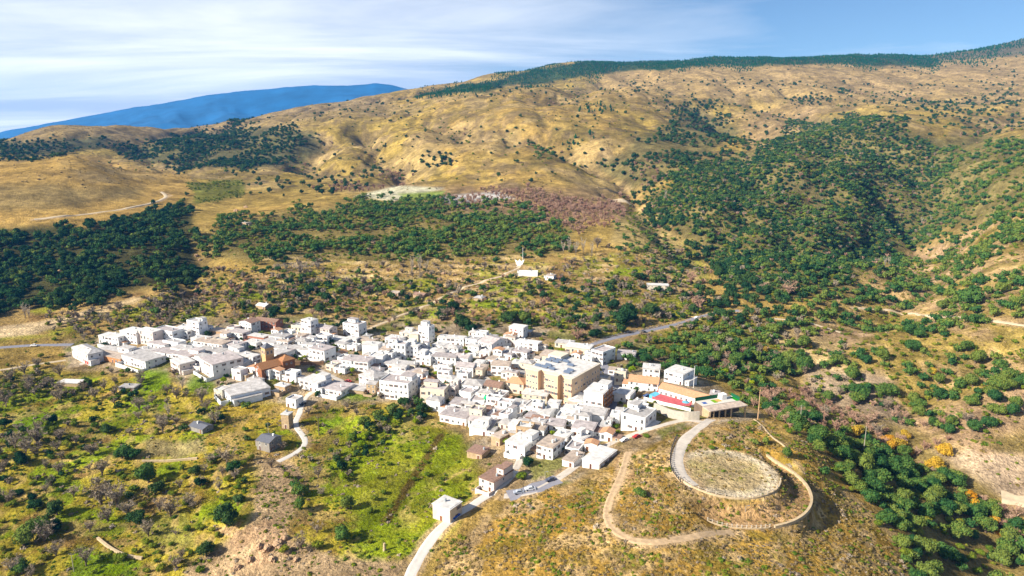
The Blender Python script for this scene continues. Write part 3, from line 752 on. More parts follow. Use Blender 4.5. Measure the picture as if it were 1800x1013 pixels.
def one(kd, u, v, rpx, hf=1.0):
    q = P1(u, v); PLANTS[kd].append((*q, rpx*q[1]/F, hf))
CAMPO = [(0,410),(90,400),(230,398),(255,372),(330,348),(345,390),(330,440),(345,490),(330,508),(230,518),(60,553),(0,568),(-120,560),(-120,410)]
plant('darkoak', CAMPO, 6.2, (44, .27, .40, 341)); plant('oak', CAMPO, 12, (30, .3, .5, 342)); plant('bush', CAMPO, 12)
plant('oak', [(340,425),(420,384),(520,378),(640,358),(760,357),(880,368),(940,388),(1000,402),(985,440),(880,455),(760,460),(650,455),(500,455),(380,450)], 6.4, (46, .32, .48, 3)); plant('bush', [(340,425),(420,384),(640,358),(880,368),(1000,402),(985,440),(760,460),(500,455)], 9, None, 1.3)
plant('darkoak', [(190,264),(330,238),(420,227),(540,230),(565,265),(520,290),(400,300),(330,300),(270,285)], 7.6, (70, .24, .42, 4), 1.0)
plant('darkoak', [(-100,265),(0,260),(60,247),(200,240),(180,265),(0,285),(-100,290)], 8.5, (90, .24, .42, 5), 1.0)
SPUR = [(1145,342),(1200,292),(1300,267),(1420,217),(1470,207),(1560,217),(1640,250),(1660,330),(1640,400),(1560,460),(1500,500),(1380,530),(1280,500),(1230,440),(1170,390)]
plant('oak', SPUR, 7.2, (48, .27, .42, 6), .85); plant('darkoak', SPUR, 6.0, (45, .28, .44, 16), .78); plant('bush', SPUR, 7, (40, .3, .5, 26), 1.3)
plant('darkoak', [(1090,262),(1160,227),(1210,180),(1290,217),(1310,260),(1200,300),(1150,330),(1120,305),(1040,290)], 11, (80, .32, .5, 7), 1.15)
plant('darkoak', [(1110,332),(1180,370),(1240,440),(1340,520),(1400,560),(1300,575),(1240,560),(1240,470),(1150,390)], 8)
plant('oak', [(1640,260),(1900,240),(1900,400),(1640,480),(1520,530),(1560,460),(1650,380)], 6.2, (42, .28, .42, 8)); plant('bush', [(1640,260),(1900,240),(1900,400),(1640,480),(1520,530)], 8)
plant('oak', [(1480,520),(1900,380),(1900,700),(1560,700),(1400,620),(1340,560)], 7.4, (30, .41, .5, 9)); plant('bush', [(1340,545),(1900,380),(1900,760),(1560,720),(1400,640)], 8.5, (30, .36, .5, 19))
plant('oak', [(1390,755),(1460,765),(1560,800),(1660,840),(1740,890),(1900,1000),(1900,1060),(1640,1060),(1560,905),(1480,852),(1430,792)], 4.8, (20, .22, .36, 10)); plant('bush', [(1430,800),(1560,850),(1700,940),(1760,1013),(1640,1013),(1540,900)], 6)
plant('oak', [(1230,612),(1340,600),(1370,640),(1400,720),(1480,760),(1380,742),(1330,725),(1300,690),(1230,660),(1110,645),(1120,612)], 6.0, (24, .26, .42, 11)); plant('mauve', [(1230,612),(1370,620),(1420,720),(1480,760),(1330,725),(1250,670)], 12)
plant('oak', [(1600,680),(1800,670),(1800,740),(1700,720),(1640,790),(1560,740)], 6.5, (22, .32, .46, 12))
plant('oak', [(900,225),(940,237),(1000,255),(1020,258),(985,272),(960,282),(935,272)], 10); plant('pine', [(985,252),(1035,235),(1045,245),(1000,265)], 10)
plant('darkoak', [(735,275),(790,265),(795,290),(745,300)], 11); plant('pine', [(1010,185),(1080,182),(1085,200),(1015,198)], 16)
BELT = [(735,168),(900,133),(1040,106),(1250,97),(1500,92),(1645,104),(1640,119),(1400,112),(1200,119),(1080,131),(900,153),(780,170)]
plant('pine', BELT, 10, None, .85, (2000, 3500))
plant('pine', [(1510,102),(1570,86),(1700,70),(1900,55),(1900,90),(1780,101),(1640,110)], 17, (260, .4, .5, 13), 1.2, (2400, 4600))
EAST = [(1240,560),(1400,556),(1500,620),(1520,720),(1440,700),(1340,650),(1250,610)]
plant('oak', EAST, 9, (26, .4, .52, 311)); plant('bush', EAST, 6.5, (22, .34, .5, 312)); plant('bare', EAST, 12, (22, .4, .52, 313))
plant('mauve', [(1290,690),(1440,690),(1540,760),(1420,760),(1330,730)], 8); plant('bush', [(1290,690),(1440,690),(1560,780),(1420,780),(1330,740)], 6)
BELT2 = [(330,505),(620,500),(900,505),(1230,470),(1260,570),(1060,598),(900,578),(620,566),(450,548),(240,566)]
plant('bush', BELT2, 7, (22, .36, .52, 321)); plant('bare', BELT2, 13, (26, .42, .54, 322)); plant('darkoak', BELT2, 10.5, (30, .42, .54, 323), .85); plant('mauve', BELT2, 20, (30, .4, .52, 324))
plant('bush', [(110,560),(340,520),(340,566),(120,600)], 6.5); plant('bare', [(60,560),(340,525),(330,560),(120,600)], 8)
GARD = [(125,640),(180,600),(330,575),(560,580),(960,585),(1100,630),(1130,690),(1120,755),(1000,810),(870,790),(790,735),(640,700),(440,700),(330,660),(220,650)]
plant('bush', GARD, 8, None, .9); plant('darkoak', GARD, 15, None, .55); plant('bare', GARD, 17, None, .7); plant('lime', GARD, 26, None, .7)
plant('bare', SPUR, 20, None, .9); plant('mauve', SPUR, 30)
plant('bush', [(1120,590),(1240,556),(1340,560),(1380,640),(1330,690),(1240,640),(1130,640)], 5.5); plant('oak', [(1150,590),(1240,560),(1340,560),(1380,640),(1330,680),(1240,640)], 9, None, .85); plant('bare', [(1180,580),(1340,570),(1380,650),(1330,690),(1250,650)], 10)
plant('bush', [(1450,580),(1800,600),(1800,760),(1640,760),(1500,690)], 7, (20, .38, .52, 331)); plant('oak', [(1540,600),(1800,620),(1800,760),(1640,760)], 9, (22, .42, .52, 332))
HEDGE = [(740,694),(765,712),(700,762),(640,822),(600,856),(582,806),(640,748),(700,708)]
plant('darkoak', HEDGE, 6.0, None, .62); plant('bush', HEDGE, 4.6); plant('lime', HEDGE, 11, None, .8); plant('bare', HEDGE, 9, None, .9)
WEST = [(-30,765),(110,742),(130,800),(70,880),(-30,885)]
plant('bare', WEST, 8); plant('bush', WEST, 5.5); plant('darkoak', WEST, 12, None, .6)
ROW2 = [(-20,668),(130,672),(240,690),(230,706),(110,700),(-20,712)]
plant('bush', ROW2, 5); plant('bare', ROW2, 7, None, .9)
plant('bush', [(1080,365),(1160,365),(1220,450),(1180,500),(1120,440)], 8); plant('oak', [(1060,400),(1160,385),(1220,470),(1160,500)], 12, None, .9)
plant('mauve', [(880,340),(1090,347),(1100,385),(1040,412),(960,392)], 7)
HB = [(250,232),(420,205),(720,168),(1100,140),(1800,122),(1900,250),(1640,250),(1500,205),(1310,262),(1050,300),(900,335),(700,312),(560,290),(560,235)]
plant('darkoak', HB, 42, (160, .42, .60, 14), .95); plant('darkoak', [(1100,150),(1300,140),(1800,150),(1900,250),(1640,250),(1480,200),(1310,250),(1150,220)], 34, (120, .46, .6, 15), 1.0); plant('bush', HB, 34, (120, .3, .6, 24), 1.2)
plant('darkoak', [(1380,180),(1480,155),(1500,168),(1420,190)], 14); plant('darkoak', [(1600,185),(1800,165),(1800,205),(1640,215)], 22, None, 1.1)
plant('mauve', [(560,332),(640,318),(710,300),(712,325),(630,345)], 9, (40, .3, .5, 17)); plant('darkoak', [(440,295),(700,300),(640,345),(460,345)], 20, (50, .4, .55, 18))
plant('mauve', [(740,352),(900,337),(1090,347),(1100,382),(1040,412),(960,392),(860,362)], 8.5, (50, .28, .45, 20)); plant('mauve', [(1100,290),(1160,282),(1180,310),(1140,330),(1110,315)], 9)
MIDG = [(340,482),(600,470),(900,468),(1200,432),(1240,560),(1060,600),(900,575),(620,560),(460,545),(250,560),(340,520)]
plant('bare', MIDG, 12, (40, .36, .54, 21)); plant('bush', MIDG, 8.5, (28, .38, .54, 22)); plant('mauve', MIDG, 18, (40, .4, .5, 23)); plant('oak', MIDG, 15, (40, .44, .58, 29), .9)
plant('bush', [(320,322),(425,318),(428,330),(330,335)], 6); plant('bush', [(345,345),(430,336),(435,346),(360,356)], 6)
LFP = [(-40,650),(120,655),(300,668),(380,705),(500,760),(440,830),(420,960),(330,1030),(-40,1030)]
plant('bare', LFP, 11, (22, .44, .58, 27), 1.4); plant('bush', LFP, 6.6, (18, .36, .52, 28)); plant('darkoak', LFP, 15, (30, .42, .56, 30), .62)
plant('bush', [(520,705),(740,715),(770,740),(800,800),(840,860),(720,1000),(560,960),(520,830)], 8, (16, .4, .56, 32), .8); plant('bare', [(520,720),(660,715),(600,810),(560,960),(500,960),(470,830)], 13, None, .8)
plant('mauve', [(1440,690),(1560,700),(1680,765),(1710,860),(1830,930),(1830,1010),(1720,900),(1600,800),(1500,772)], 7.5, (18, .34, .5, 33)); plant('autumn', [(1490,740),(1660,790),(1760,900),(1720,900),(1600,800),(1500,760)], 15); plant('mauve', [(1700,870),(1800,890),(1800,980)], 7)
plant('bush', [(130,560),(330,520),(350,555),(200,580),(60,600)], 9); plant('bare', [(100,560),(330,525),(340,560),(250,570)], 11)
plant('darkoak', [(480,455),(560,452),(560,465),(480,468)], 12, None, .8); plant('bush', [(110,610),(130,640),(60,690),(0,690),(0,640)], 9)
# trees one can point at: kind, column, row of the foot, radius in picture pixels
for kd, u, v, rp in [('darkoak',400,925,31),('darkoak',363,978,20),('oak',262,848,24),('darkoak',242,918,18),('oak',215,806,17),('oak',236,806,14),('oak',410,832,16),('oak',42,960,26),('oak',70,940,24),('oak',40,1008,20),('darkoak',60,895,14),('darkoak',100,905,20),
    ('bare',178,887,36),('bare',300,908,26),('bare',335,890,20),('bare',310,1000,20),('bare',65,780,24),('bare',25,1010,28),('bare',530,965,22),('bare',560,840,18),('bare',160,800,16),('bare',310,700,15),('poplar',297,735,11),('poplar',322,690,12),
    ('oak',530,872,17),('oak',525,896,16),('oak',520,858,12),('oak',610,895,18),('oak',600,950,20),('darkoak',812,578,17),('darkoak',795,548,14),('darkoak',900,568,17),('darkoak',575,530,11),('oak',925,568,13),('darkoak',1100,570,24),('darkoak',1130,575,22),('darkoak',1080,545,14),('darkoak',1145,558,18),
    ('mauve',1225,548,20),('mauve',1385,520,18),('mauve',1345,515,14),('mauve',1215,500,16),('mauve',1015,600,16),('bare',1050,592,16),('bare',1050,435,14),('poplar',1000,448,9),('poplar',1012,450,9),('poplar',1025,447,9),('poplar',1040,452,8),('poplar',990,446,8),
    ('poplar',725,482,10),('poplar',738,484,11),('poplar',750,482,9),('poplar',45,560,9),('poplar',52,562,8),('poplar',1562,468,6),('poplar',1555,470,6),('poplar',1620,395,4),('poplar',1636,390,4),('poplar',1170,350,5),
    ('oak',1325,782,9),('oak',1346,780,9),('oak',1314,756,6),('oak',1385,805,14),('oak',1125,873,13),('oak',1450,835,12),('oak',1505,692,14),('oak',1415,655,20),('oak',1390,640,18),('oak',1370,645,14),
    ('oak',950,852,16),('bush',918,843,12),('bush',1135,770,8),('bush',1082,752,8),('darkoak',770,668,9),('darkoak',752,664,8),('oak',795,672,9),('darkoak',815,668,7),('oak',706,712,11),('oak',735,714,12),('oak',690,725,12),('oak',665,735,12),('oak',640,750,13),('bush',620,775,13),('bush',655,760,12),('bare',610,720,14),('bare',590,808,12),
    ('oak',435,718,9),('oak',412,712,8),('bush',385,735,12),('bush',370,745,10),('autumn',1505,768,16),('autumn',1575,790,16),('autumn',1640,828,18),('autumn',1660,840,12),('autumn',1590,770,11),('autumn',1710,895,14),('autumn',1725,905,12),('autumn',1560,778,11),('autumn',1600,802,9),('autumn',1700,875,12),('autumn',1745,925,14),('autumn',1760,945,12),('bare',1700,745,16),('bare',1560,720,16),('bare',1540,765,16),('mauve',1580,782,16),('mauve',1655,750,14),('bare',1450,735,18),
    ('lime',1273,660,7),('lime',1322,678,6),('lime',1340,680,6),('autumn',1345,620,8),('autumn',1420,612,7),('autumn',1640,660,9),('oak',1560,700,20),('oak',1490,560,10),('oak',1655,545,12),('oak',1780,580,26),('oak',1740,560,20),('oak',1700,540,24),('oak',1410,612,16),('oak',1600,590,14),('bush',420,860,10),('bush',560,965,14),('bush',720,1000,14),('bush',500,970,12),
    ('bush',935,700,5),('darkoak',505,568,7),('lime',320,590,8),('lime',305,592,7),('bush',580,690,6),('bush',545,655,8),('bush',560,662,8),('bush',575,664,9),('lime',395,660,7),('bush',410,664,7),('bush',892,712,7),('bush',1128,680,5),('bush',1100,610,10),('oak',1130,628,12),('oak',1155,632,14),('oak',1180,650,12),('oak',1200,652,12),('oak',1085,615,8),('lime',1110,655,7),('bush',875,728,8),('bush',862,722,5),('bush',918,742,5),('bush',1020,765,5),('bush',1170,745,8),('bush',1250,790,7),('bush',500,690,9),('bush',470,700,9),('bush',1150,710,6)]:
    one(kd, u, v, rp)
for k in range(26):                                     # rank of poplars at the wood's edge
    one('poplar', 484+k*3.1+random.uniform(-1, 1), 476+random.uniform(-2, 2)-k*.12, random.uniform(3.4, 4.6))

# scrub along the gullies of the far hills
gj, gi_ = np.nonzero((GUL > .35) & VISG & (YG < 3000) & (UG > -20) & (UG < 1820) & (VG > 90))
lam = CELL[gj, gi_]/24.0**2*GUL[gj, gi_]; kk = np.repeat(np.arange(len(gj)), rng.poisson(lam))
for k in kk:
    a = AG[gi_[k]]+rng.uniform(-.5, .5)*dA; y = math.exp(BG[gj[k]]+rng.uniform(-.5, .5)*dB)
    PLANTS[['bush', 'darkoak', 'bush', 'mauve'][rng.integers(0, 4)]].append((a*y, y, float(ground(a*y, y)), rng.uniform(1.6, 4.2), 1.0))
# ------------------------------------------------------------------ plants: building them
LAND = [('the round hilltop terrace',1310,835),('the brick church',475,640),('the big cream convent',990,670),('the long school roof',1205,690),('the white road',760,960),('the roadside hut',780,898),('the stone tower hut',503,740),('the ruined farmhouse',465,785),('the tall leafless poplar rank',522,470),('the pale field on the bench',760,342),
        ('the dry rounded hill',140,310),('the oak covered hill',170,450),('the white hillside shrine',912,462),('the long low farm building',1155,506),('the wooded spur',1400,350),('the east slope track',1650,575),('the red garage house',142,625),('the pillared shelter',1280,728),('the rocky bare slope',470,930),('the ridge pine belt',1000,125),('the brown mast',1330,720),('the lone power pole',1517,780),('the pinkish orchard',980,370),('the lane above the village',850,495),('the blank white gable',640,600),('the deep green meadow',60,745),('the stream gully',1640,850),('the white warehouse',1045,815)]
ORD = ['nearest','second nearest','third nearest','fourth nearest','fifth nearest','sixth nearest','seventh nearest','eighth nearest','ninth nearest','tenth nearest','eleventh nearest','twelfth nearest','thirteenth nearest','fourteenth nearest','fifteenth nearest','sixteenth nearest','seventeenth nearest','eighteenth nearest','nineteenth nearest','twentieth nearest']
def ordinal(n_):
    if n_ < 20: return ORD[n_]
    t = ['twenty','thirty','forty','fifty','sixty','seventy','eighty','ninety'][(n_+1)//10-2]; o_ = (n_+1) % 10
    e = {'twenty':'twentieth','thirty':'thirtieth','forty':'fortieth','fifty':'fiftieth','sixty':'sixtieth','seventy':'seventieth','eighty':'eightieth','ninety':'ninetieth'}
    return (e[t] if o_ == 0 else t+'-'+['','first','second','third','fourth','fifth','sixth','seventh','eighth','ninth'][o_])+' nearest'
CLEAR = []                                     # (x, y, radius): keep plants off buildings and roads
# ------------------------------------------------------------------ village: materials and shared pieces
W_ = {'white': mat('whitewash', (0.76, 0.75, 0.73), .9, .20, .5, .07), 'cream': mat('cream_render', (0.62,0.54,0.42), .9, .14, .4, .05), 'pink': mat('pink_render', (0.64,0.54,0.48), .9, .12, .4, .05), 'ochre': mat('ochre_render', (0.46,0.29,0.16), .9, .2, .5, .06),
      'brick': mat('red_brickwork', (0.36,0.15,0.10), .9, .25, 1.2, .06), 'stone': mat('rubble_stone', (0.42,0.30,0.18), .95, .35, 1.1, .06), 'churchbrick': mat('church_brickwork', (0.27,0.11,0.055), .9, .25, 1.5), 'towerbrick': mat('tower_brickwork', (0.50,0.33,0.16), .9, .22, 1.5),
      'convent': mat('convent_render', (0.60, 0.43, 0.28), .9, .10, .3), 'orange': mat('orange_brickwork', (0.44,0.20,0.08), .9, .2, 1.0), 'shadeblue': mat('shade_blue_whitewash', (0.74, 0.77, 0.80), .9, .1, .35), 'grey': mat('grey_cement', alb(176,168,158), .95, .2, .6)}  # bluish white of the long house has its shaded side's blue painted in
R_ = {'grey': mat('grey_clay_roof', (0.41,0.385,0.37), .95, .4, .5, .14), 'mauve': mat('mauve_gravel_roof', (0.40,0.35,0.34), .95, .4, .5, .12), 'pale': mat('pale_roof_screed', (0.56,0.535,0.51), .95, .3, .5, .1), 'tan': mat('tan_roof_screed', (0.43,0.345,0.28), .95, .4, .5, .12),
      'tile': mat('terracotta_tiles', (0.50,0.27,0.15), .9, .28, 1.4, .05), 'brown': mat('old_brown_tiles', (0.26,0.16,0.12), .95, .4, 1.0, .08), 'churchtile': mat('church_tiles', (0.34,0.16,0.07), .9, .25, 1.6), 'slate': mat('grey_slate', alb(120,122,132), .7, .2, 1.5)}
M_pane = mat('dark_window_glass', (0.025, 0.03, 0.04), 0.25, spec=0.5); M_frame = mat('window_surround', (0.70, 0.68, 0.64), .8); M_shut = mat('brown_shutters', lin(96,58,50), .8, vary=.3); M_door = mat('wooden_doors', lin(110,70,48), .8, vary=.35)
M_red = mat('red_paint', lin(176,66,56), .7); M_metal = mat('galvanised_steel', lin(170,172,176), .45, metallic=.6); M_dkm = mat('dark_iron', lin(58,58,62), .6); M_conc = mat('weathered_concrete', alb(206,196,180), .95, .2, .8)
def piece(name, fn):
    mb = MB(); fn(mb); return mb
def win_mesh(w, h, mid, shut=False):
    mb = MB(); t = .09
    for x0, x1, z0, z1 in ((-w/2-t, -w/2, -t, h+t), (w/2, w/2+t, -t, h+t), (-w/2, w/2, h, h+t), (-w/2-.05, w/2+.05, -t-.02, 0)): mb.box(x0, x1, -.07, .0, z0, z1, 0)
    mb.box(-w/2, w/2, -.03, .0, 0, h, 1); mb.box(-.03, .03, -.05, -.03, 0, h, 0)
    if shut:
        for s in (-1, 1): mb.box(min(s*(w/2+t), s*(w/2+t+w*.45)), max(s*(w/2+t), s*(w/2+t+w*.45)), -.06, 0, 0, h, 2)
    return mb.mesh('window', [M_frame, mid, M_shut])
WIN = [win_mesh(.95, 1.25, M_pane), win_mesh(1.1, 1.3, M_pane, True), win_mesh(.8, 1.0, M_pane), win_mesh(1.1, 1.9, M_pane)]
WINR = win_mesh(1.3, 1.3, M_red)
def door_mesh(w, h, M):
    mb = MB(); mb.box(-w/2, w/2, -.05, 0, 0, h, 0); mb.box(-w/2-.12, -w/2, -.09, 0, 0, h+.12, 1); mb.box(w/2, w/2+.12, -.09, 0, 0, h+.12, 1); mb.box(-w/2, w/2, -.09, 0, h, h+.12, 1); mb.box(w*.32, w*.38, -.1, -.05, h*.45, h*.5, 1)
    return mb.mesh('door', [M, M_frame])
DOORS = [door_mesh(1.1, 2.1, M_door), door_mesh(1.0, 2.1, M_shut)]; GARAGE = [door_mesh(2.6, 2.3, M_red), door_mesh(2.6, 2.3, M_dkm)]
def chim():
    mb = MB(); mb.box(-.3, .3, -.3, .3, -.5, 1.1); mb.box(-.4, .4, -.4, .4, 1.1, 1.2); mb.box(-.22, .22, -.22, .22, 1.2, 1.45); mb.box(-.36, .36, -.36, .36, 1.45, 1.55)
    return mb.mesh('chimney', W_['white'])
CHIM = chim()
RTANK = MB().tube([(0,0,0),(0,0,1.1)], .5, 10).tube([(0,0,1.1),(0,0,1.3)], [.42, .2], 10).mesh('roof_tank', mat('tank_plastic', lin(150,156,160), .5))
AERIAL = MB().tube([(0,0,-.5),(0,0,3.0)], .035, 4).box(-.6,.6,-.03,.03,2.6,2.66).box(-.4,.4,-.03,.03,2.3,2.36).mesh('aerial', M_dkm)
def gable_mb(W, Dp, H, rise, along='x', oh=.35, mi=0, th=.14):
    """Two sloping roof slabs; ridge along x or y. Local frame: x -W/2..W/2, y 0..Dp."""
    mb = MB()
    if along == 'x':
        y0, y1, ym = -oh, Dp+oh, Dp/2; x0, x1 = -W/2-oh, W/2+oh; sl = rise/(Dp/2); zl = H-oh*sl
        for a, b in (((y0, zl), (ym, H+rise)), ((y1, zl), (ym, H+rise))):
            mb.add([(x0,a[0],a[1]),(x1,a[0],a[1]),(x1,b[0],b[1]),(x0,b[0],b[1]),(x0,a[0],a[1]+th),(x1,a[0],a[1]+th),(x1,b[0],b[1]+th),(x0,b[0],b[1]+th)],
                   [(3,2,1,0),(4,5,6,7),(0,1,5,4),(1,2,6,5),(2,3,7,6),(3,0,4,7)], mi)
    else:
        sl = rise/(W/2); zl = H-oh*sl
        for xa in (-W/2-oh, W/2+oh):
            mb.add([(xa,-oh,zl),(xa,Dp+oh,zl),(0,Dp+oh,H+rise),(0,-oh,H+rise),(xa,-oh,zl+th),(xa,Dp+oh,zl+th),(0,Dp+oh,H+rise+th),(0,-oh,H+rise+th)],
                   [(3,2,1,0),(4,5,6,7),(0,1,5,4),(1,2,6,5),(2,3,7,6),(3,0,4,7)], mi)
    return mb
def hip_mb(W, Dp, H, rise, oh=.35, mi=0):
    mb = MB(); x0, x1, y0, y1 = -W/2-oh, W/2+oh, -oh, Dp+oh; k = min(W, Dp)/2
    if W >= Dp: r0, r1 = (-W/2+k, Dp/2), (W/2-k+1e-3, Dp/2)
    else: r0, r1 = (0, k), (0, Dp-k+1e-3)
    vs = [(x0,y0,H),(x1,y0,H),(x1,y1,H),(x0,y1,H),(*r0,H+rise),(*r1,H+rise),(x0,y0,H-.15),(x1,y0,H-.15),(x1,y1,H-.15),(x0,y1,H-.15)]
    fs = [(0,1,5,4),(1,2,5),(2,3,4,5),(3,0,4)] if W >= Dp else [(0,1,4),(1,2,5,4),(2,3,5),(3,0,4,5)]
    return mb.add(vs, fs+[(6,7,1,0),(7,8,2,1),(8,9,3,2),(9,6,0,3),(9,8,7,6)], mi)
def clear_box(o_loc, th, W, Dp, m_=1.0):
    n_ = max(1, int(W/5)); k_ = max(1, int(Dp/5))
    for i in range(n_):
        for j in range(k_):
            lx, ly = -W/2+W*(i+.5)/n_, Dp*(j+.5)/k_
            CLEAR.append((o_loc[0]+lx*math.cos(th)-ly*math.sin(th), o_loc[1]+lx*math.sin(th)+ly*math.cos(th), 3.2))
def lowest(loc, th, W, Dp):
    pts = [(loc[0]+lx*math.cos(th)-ly*math.sin(th), loc[1]+lx*math.sin(th)+ly*math.cos(th)) for lx in (-W/2, 0, W/2) for ly in (0, Dp/2, Dp)]
    return float(min(ground(x, y) for x, y in pts))-loc[2]
def base_at(u, v, name, yaw):
    q = P1(u, v); e = D.objects.new(name, None); COL.objects.link(e); e.empty_display_size = .5
    e.location = q; e.rotation_euler = (0, 0, math.radians(yaw)); return e, q
def metres(u, v, wpx, hpx, yaw):
    q = P1(u, v); _, _, d = project(*q); th = math.radians(yaw); a = q[0]/q[1]
    el = math.atan(slope_of(v)); return wpx*d/F/(math.cos(th)-a*math.sin(th)), hpx*d/F/math.cos(el)
hr = random.Random(77)
def openings(e, W, Dp, H, door=True, win=True, red=False, dens=.85, sides=True, meshes=None, garage=None):
    rows = max(1, round(H/3.0)); fh = H/rows
    def put(me_, x, z, side):
        if side == 'f': link('window' if me_ not in DOORS+GARAGE else 'door', me_, e, (x, 0, z))
        elif side == 'r': link('window', me_, e, (W/2, x, z), math.pi/2)
        else: link('window', me_, e, (-W/2, x, z), -math.pi/2)
    cols = max(1, round(W/3.1))
    dcol = hr.randrange(cols) if door else -1
    for r_ in range(rows):
        for c_ in range(cols):
            x = -W/2+W*(c_+.5)/cols+hr.uniform(-.25, .25)
            if r_ == 0 and c_ == dcol:
                put(garage or hr.choice(DOORS), x, .02, 'f'); continue
            if r_ == 0 and garage and abs(c_-dcol) == 1: put(garage, x, .02, 'f'); continue
            if win and hr.random() < dens: put(WINR if red and hr.random() < .6 else hr.choice(meshes or WIN[:3] if fh < 2.9 else (meshes or WIN)), x, r_*fh+min(.95, fh*.32), 'f')
    if sides and win:
        for sd, n_ in (('r', max(1, round(Dp/4.2))), ('l', max(1, round(Dp/5)))):
            for r_ in range(rows):
                for c_ in range(n_):
                    if hr.random() < dens*(.85 if sd == 'r' else .5): put(hr.choice(meshes or WIN[:3]), Dp*(c_+.5)/n_+hr.uniform(-.3, .3), r_*fh+min(.95, fh*.32), sd)
def house(u, v, wpx, hpx, where, yaw=None, Dp=None, roof='F', wall='white', rc=None, red=False, win=True, name='village_house', cat='house', upper=None, door=True, garage=None, dens=.85, label=None, group='houses of the white village', chimney=None):
    yaw = hr.uniform(-27, -17) if yaw is None else yaw
    W, H = metres(u, v, wpx, hpx, yaw); th = math.radians(yaw)
    Dp = Dp or hr.uniform(6.5, 9.5)
    e, q = base_at(u, v, name, yaw); lo = lowest(q, th, W, Dp)-.4; clear_box(q, th, W, Dp)
    rc = rc or {'F': hr.choice(['grey','grey','mauve','pale','tan']), 'P': hr.choice(['grey','mauve','pale']), 'G': hr.choice(['mauve','grey','brown']), 'H': 'grey'}.get(roof, 'tile')
    RM, WM = R_[rc], W_[wall]
    wb = MB()
    if roof in 'FP':
        wb.box(-W/2, W/2, 0, Dp, lo, H)
        wb.build('wall', WM, e)
        rb = MB()
        if roof == 'P':
            t = .28
            rb.box(-W/2+t, W/2-t, t, Dp-t, H, H+.12); rb.build('roof', RM, e)
            pb = MB(); ph = hr.uniform(.55, .95)
            pb.box(-W/2, W/2, 0, t, H, H+ph); pb.box(-W/2, W/2, Dp-t, Dp, H, H+ph); pb.box(-W/2, -W/2+t, t, Dp-t, H, H+ph); pb.box(W/2-t, W/2, t, Dp-t, H, H+ph)
            pb.build('parapet', WM, e)
        else:
            oh = .28; rb.box(-W/2-oh, W/2+oh, -oh, Dp+oh, H, H+.22); rb.box(-W/2-oh+.5, W/2+oh-.5, -oh+.5, Dp+oh-.5, H+.22, H+.34); rb.build('roof', RM, e)
        if upper if upper is not None else hr.random() < .3:
            uw, ud, uh = W*hr.uniform(.35, .6), Dp*hr.uniform(.4, .6), hr.uniform(2.0, 2.7); ux = hr.choice([-1, 1])*(W-uw)/2*.9
            s_ = MB().box(ux-uw/2, ux+uw/2, Dp-ud, Dp-.02, H+.1, H+.1+uh).build('upper_storey', WM, e)
            MB().box(ux-uw/2-.2, ux+uw/2+.2, Dp-ud-.2, Dp+.15, H+.1+uh, H+.3+uh).build('roof_slab', RM, s_)
            link('window', WIN[2], s_, (ux, Dp-ud, H+.9))
    else:
        rise = {'G': .22, 'T': .30, 'H': .24, 'K': .28}[roof[0]]*min(W, Dp)*.8; al = 'y' if roof.endswith('y') else 'x'
        if roof[0] in 'GT':
            if al == 'x':
                wb.add([(-W/2,0,lo),(W/2,0,lo),(W/2,Dp,lo),(-W/2,Dp,lo),(-W/2,0,H),(W/2,0,H),(W/2,Dp,H),(-W/2,Dp,H),(-W/2,Dp/2,H+rise-.02),(W/2,Dp/2,H+rise-.02)],
                       [(0,1,5,4),(1,2,6,9,5),(2,3,7,6),(3,0,4,8,7)])
            else:
                wb.add([(-W/2,0,lo),(W/2,0,lo),(W/2,Dp,lo),(-W/2,Dp,lo),(-W/2,0,H),(W/2,0,H),(W/2,Dp,H),(-W/2,Dp,H),(0,0,H+rise-.02),(0,Dp,H+rise-.02)],
                       [(0,1,5,8,4),(1,2,6,5),(2,3,7,9,6),(3,0,4,7)])
            wb.build('wall', WM, e); gable_mb(W, Dp, H, rise, al).build('roof', RM, e)
        else:
            wb.box(-W/2, W/2, 0, Dp, lo, H-.14).build('wall', WM, e); hip_mb(W, Dp, H, rise).build('roof', RM, e)
    if (chimney if chimney is not None else hr.random() < .65): link('chimney', CHIM, e, (hr.uniform(-.3, .3)*W, hr.uniform(.3, .7)*Dp, H+(.1 if roof in 'FP' else .6)))
    openings(e, W, Dp, H, door, win, red, dens, garage=garage)
    if roof in 'FP' and hr.random() < .4: link('roof_tank', RTANK, e, (hr.uniform(-.35, .35)*W, hr.uniform(.35, .75)*Dp, H+.2), hr.uniform(0, 3))
    if hr.random() < .35: link('aerial', AERIAL, e, (hr.uniform(-.4, .4)*W, hr.uniform(.4, .8)*Dp, H))
    if cat == 'house' and name == 'village_house' and H > 3.2:
        k_ = hr.random()
        if k_ < .6:
            sd = hr.choice([-1, 1]); aw, ad, ah = hr.uniform(2.2, 4), Dp*hr.uniform(.4, .8), min(H*.7, hr.uniform(2.3, 3.4)); x0 = sd*W/2; x1 = sd*(W/2+aw); ay = hr.uniform(0, Dp-ad)
            an = MB().box(min(x0, x1), max(x0, x1), ay, ay+ad, lo, ah).build('annex', WM if hr.random() < .8 else W_['stone'], e)
            MB().box(min(x0, x1)-(.2 if sd < 0 else 0), max(x0, x1)+(.2 if sd > 0 else 0), ay-.2, ay+ad+.2, ah, ah+.2).build('annex_roof', R_[hr.choice(['grey','tan','brown','pale','tile'])], an)
            link('window', WIN[2], an, ((x0+x1)/2, ay, 1.1))
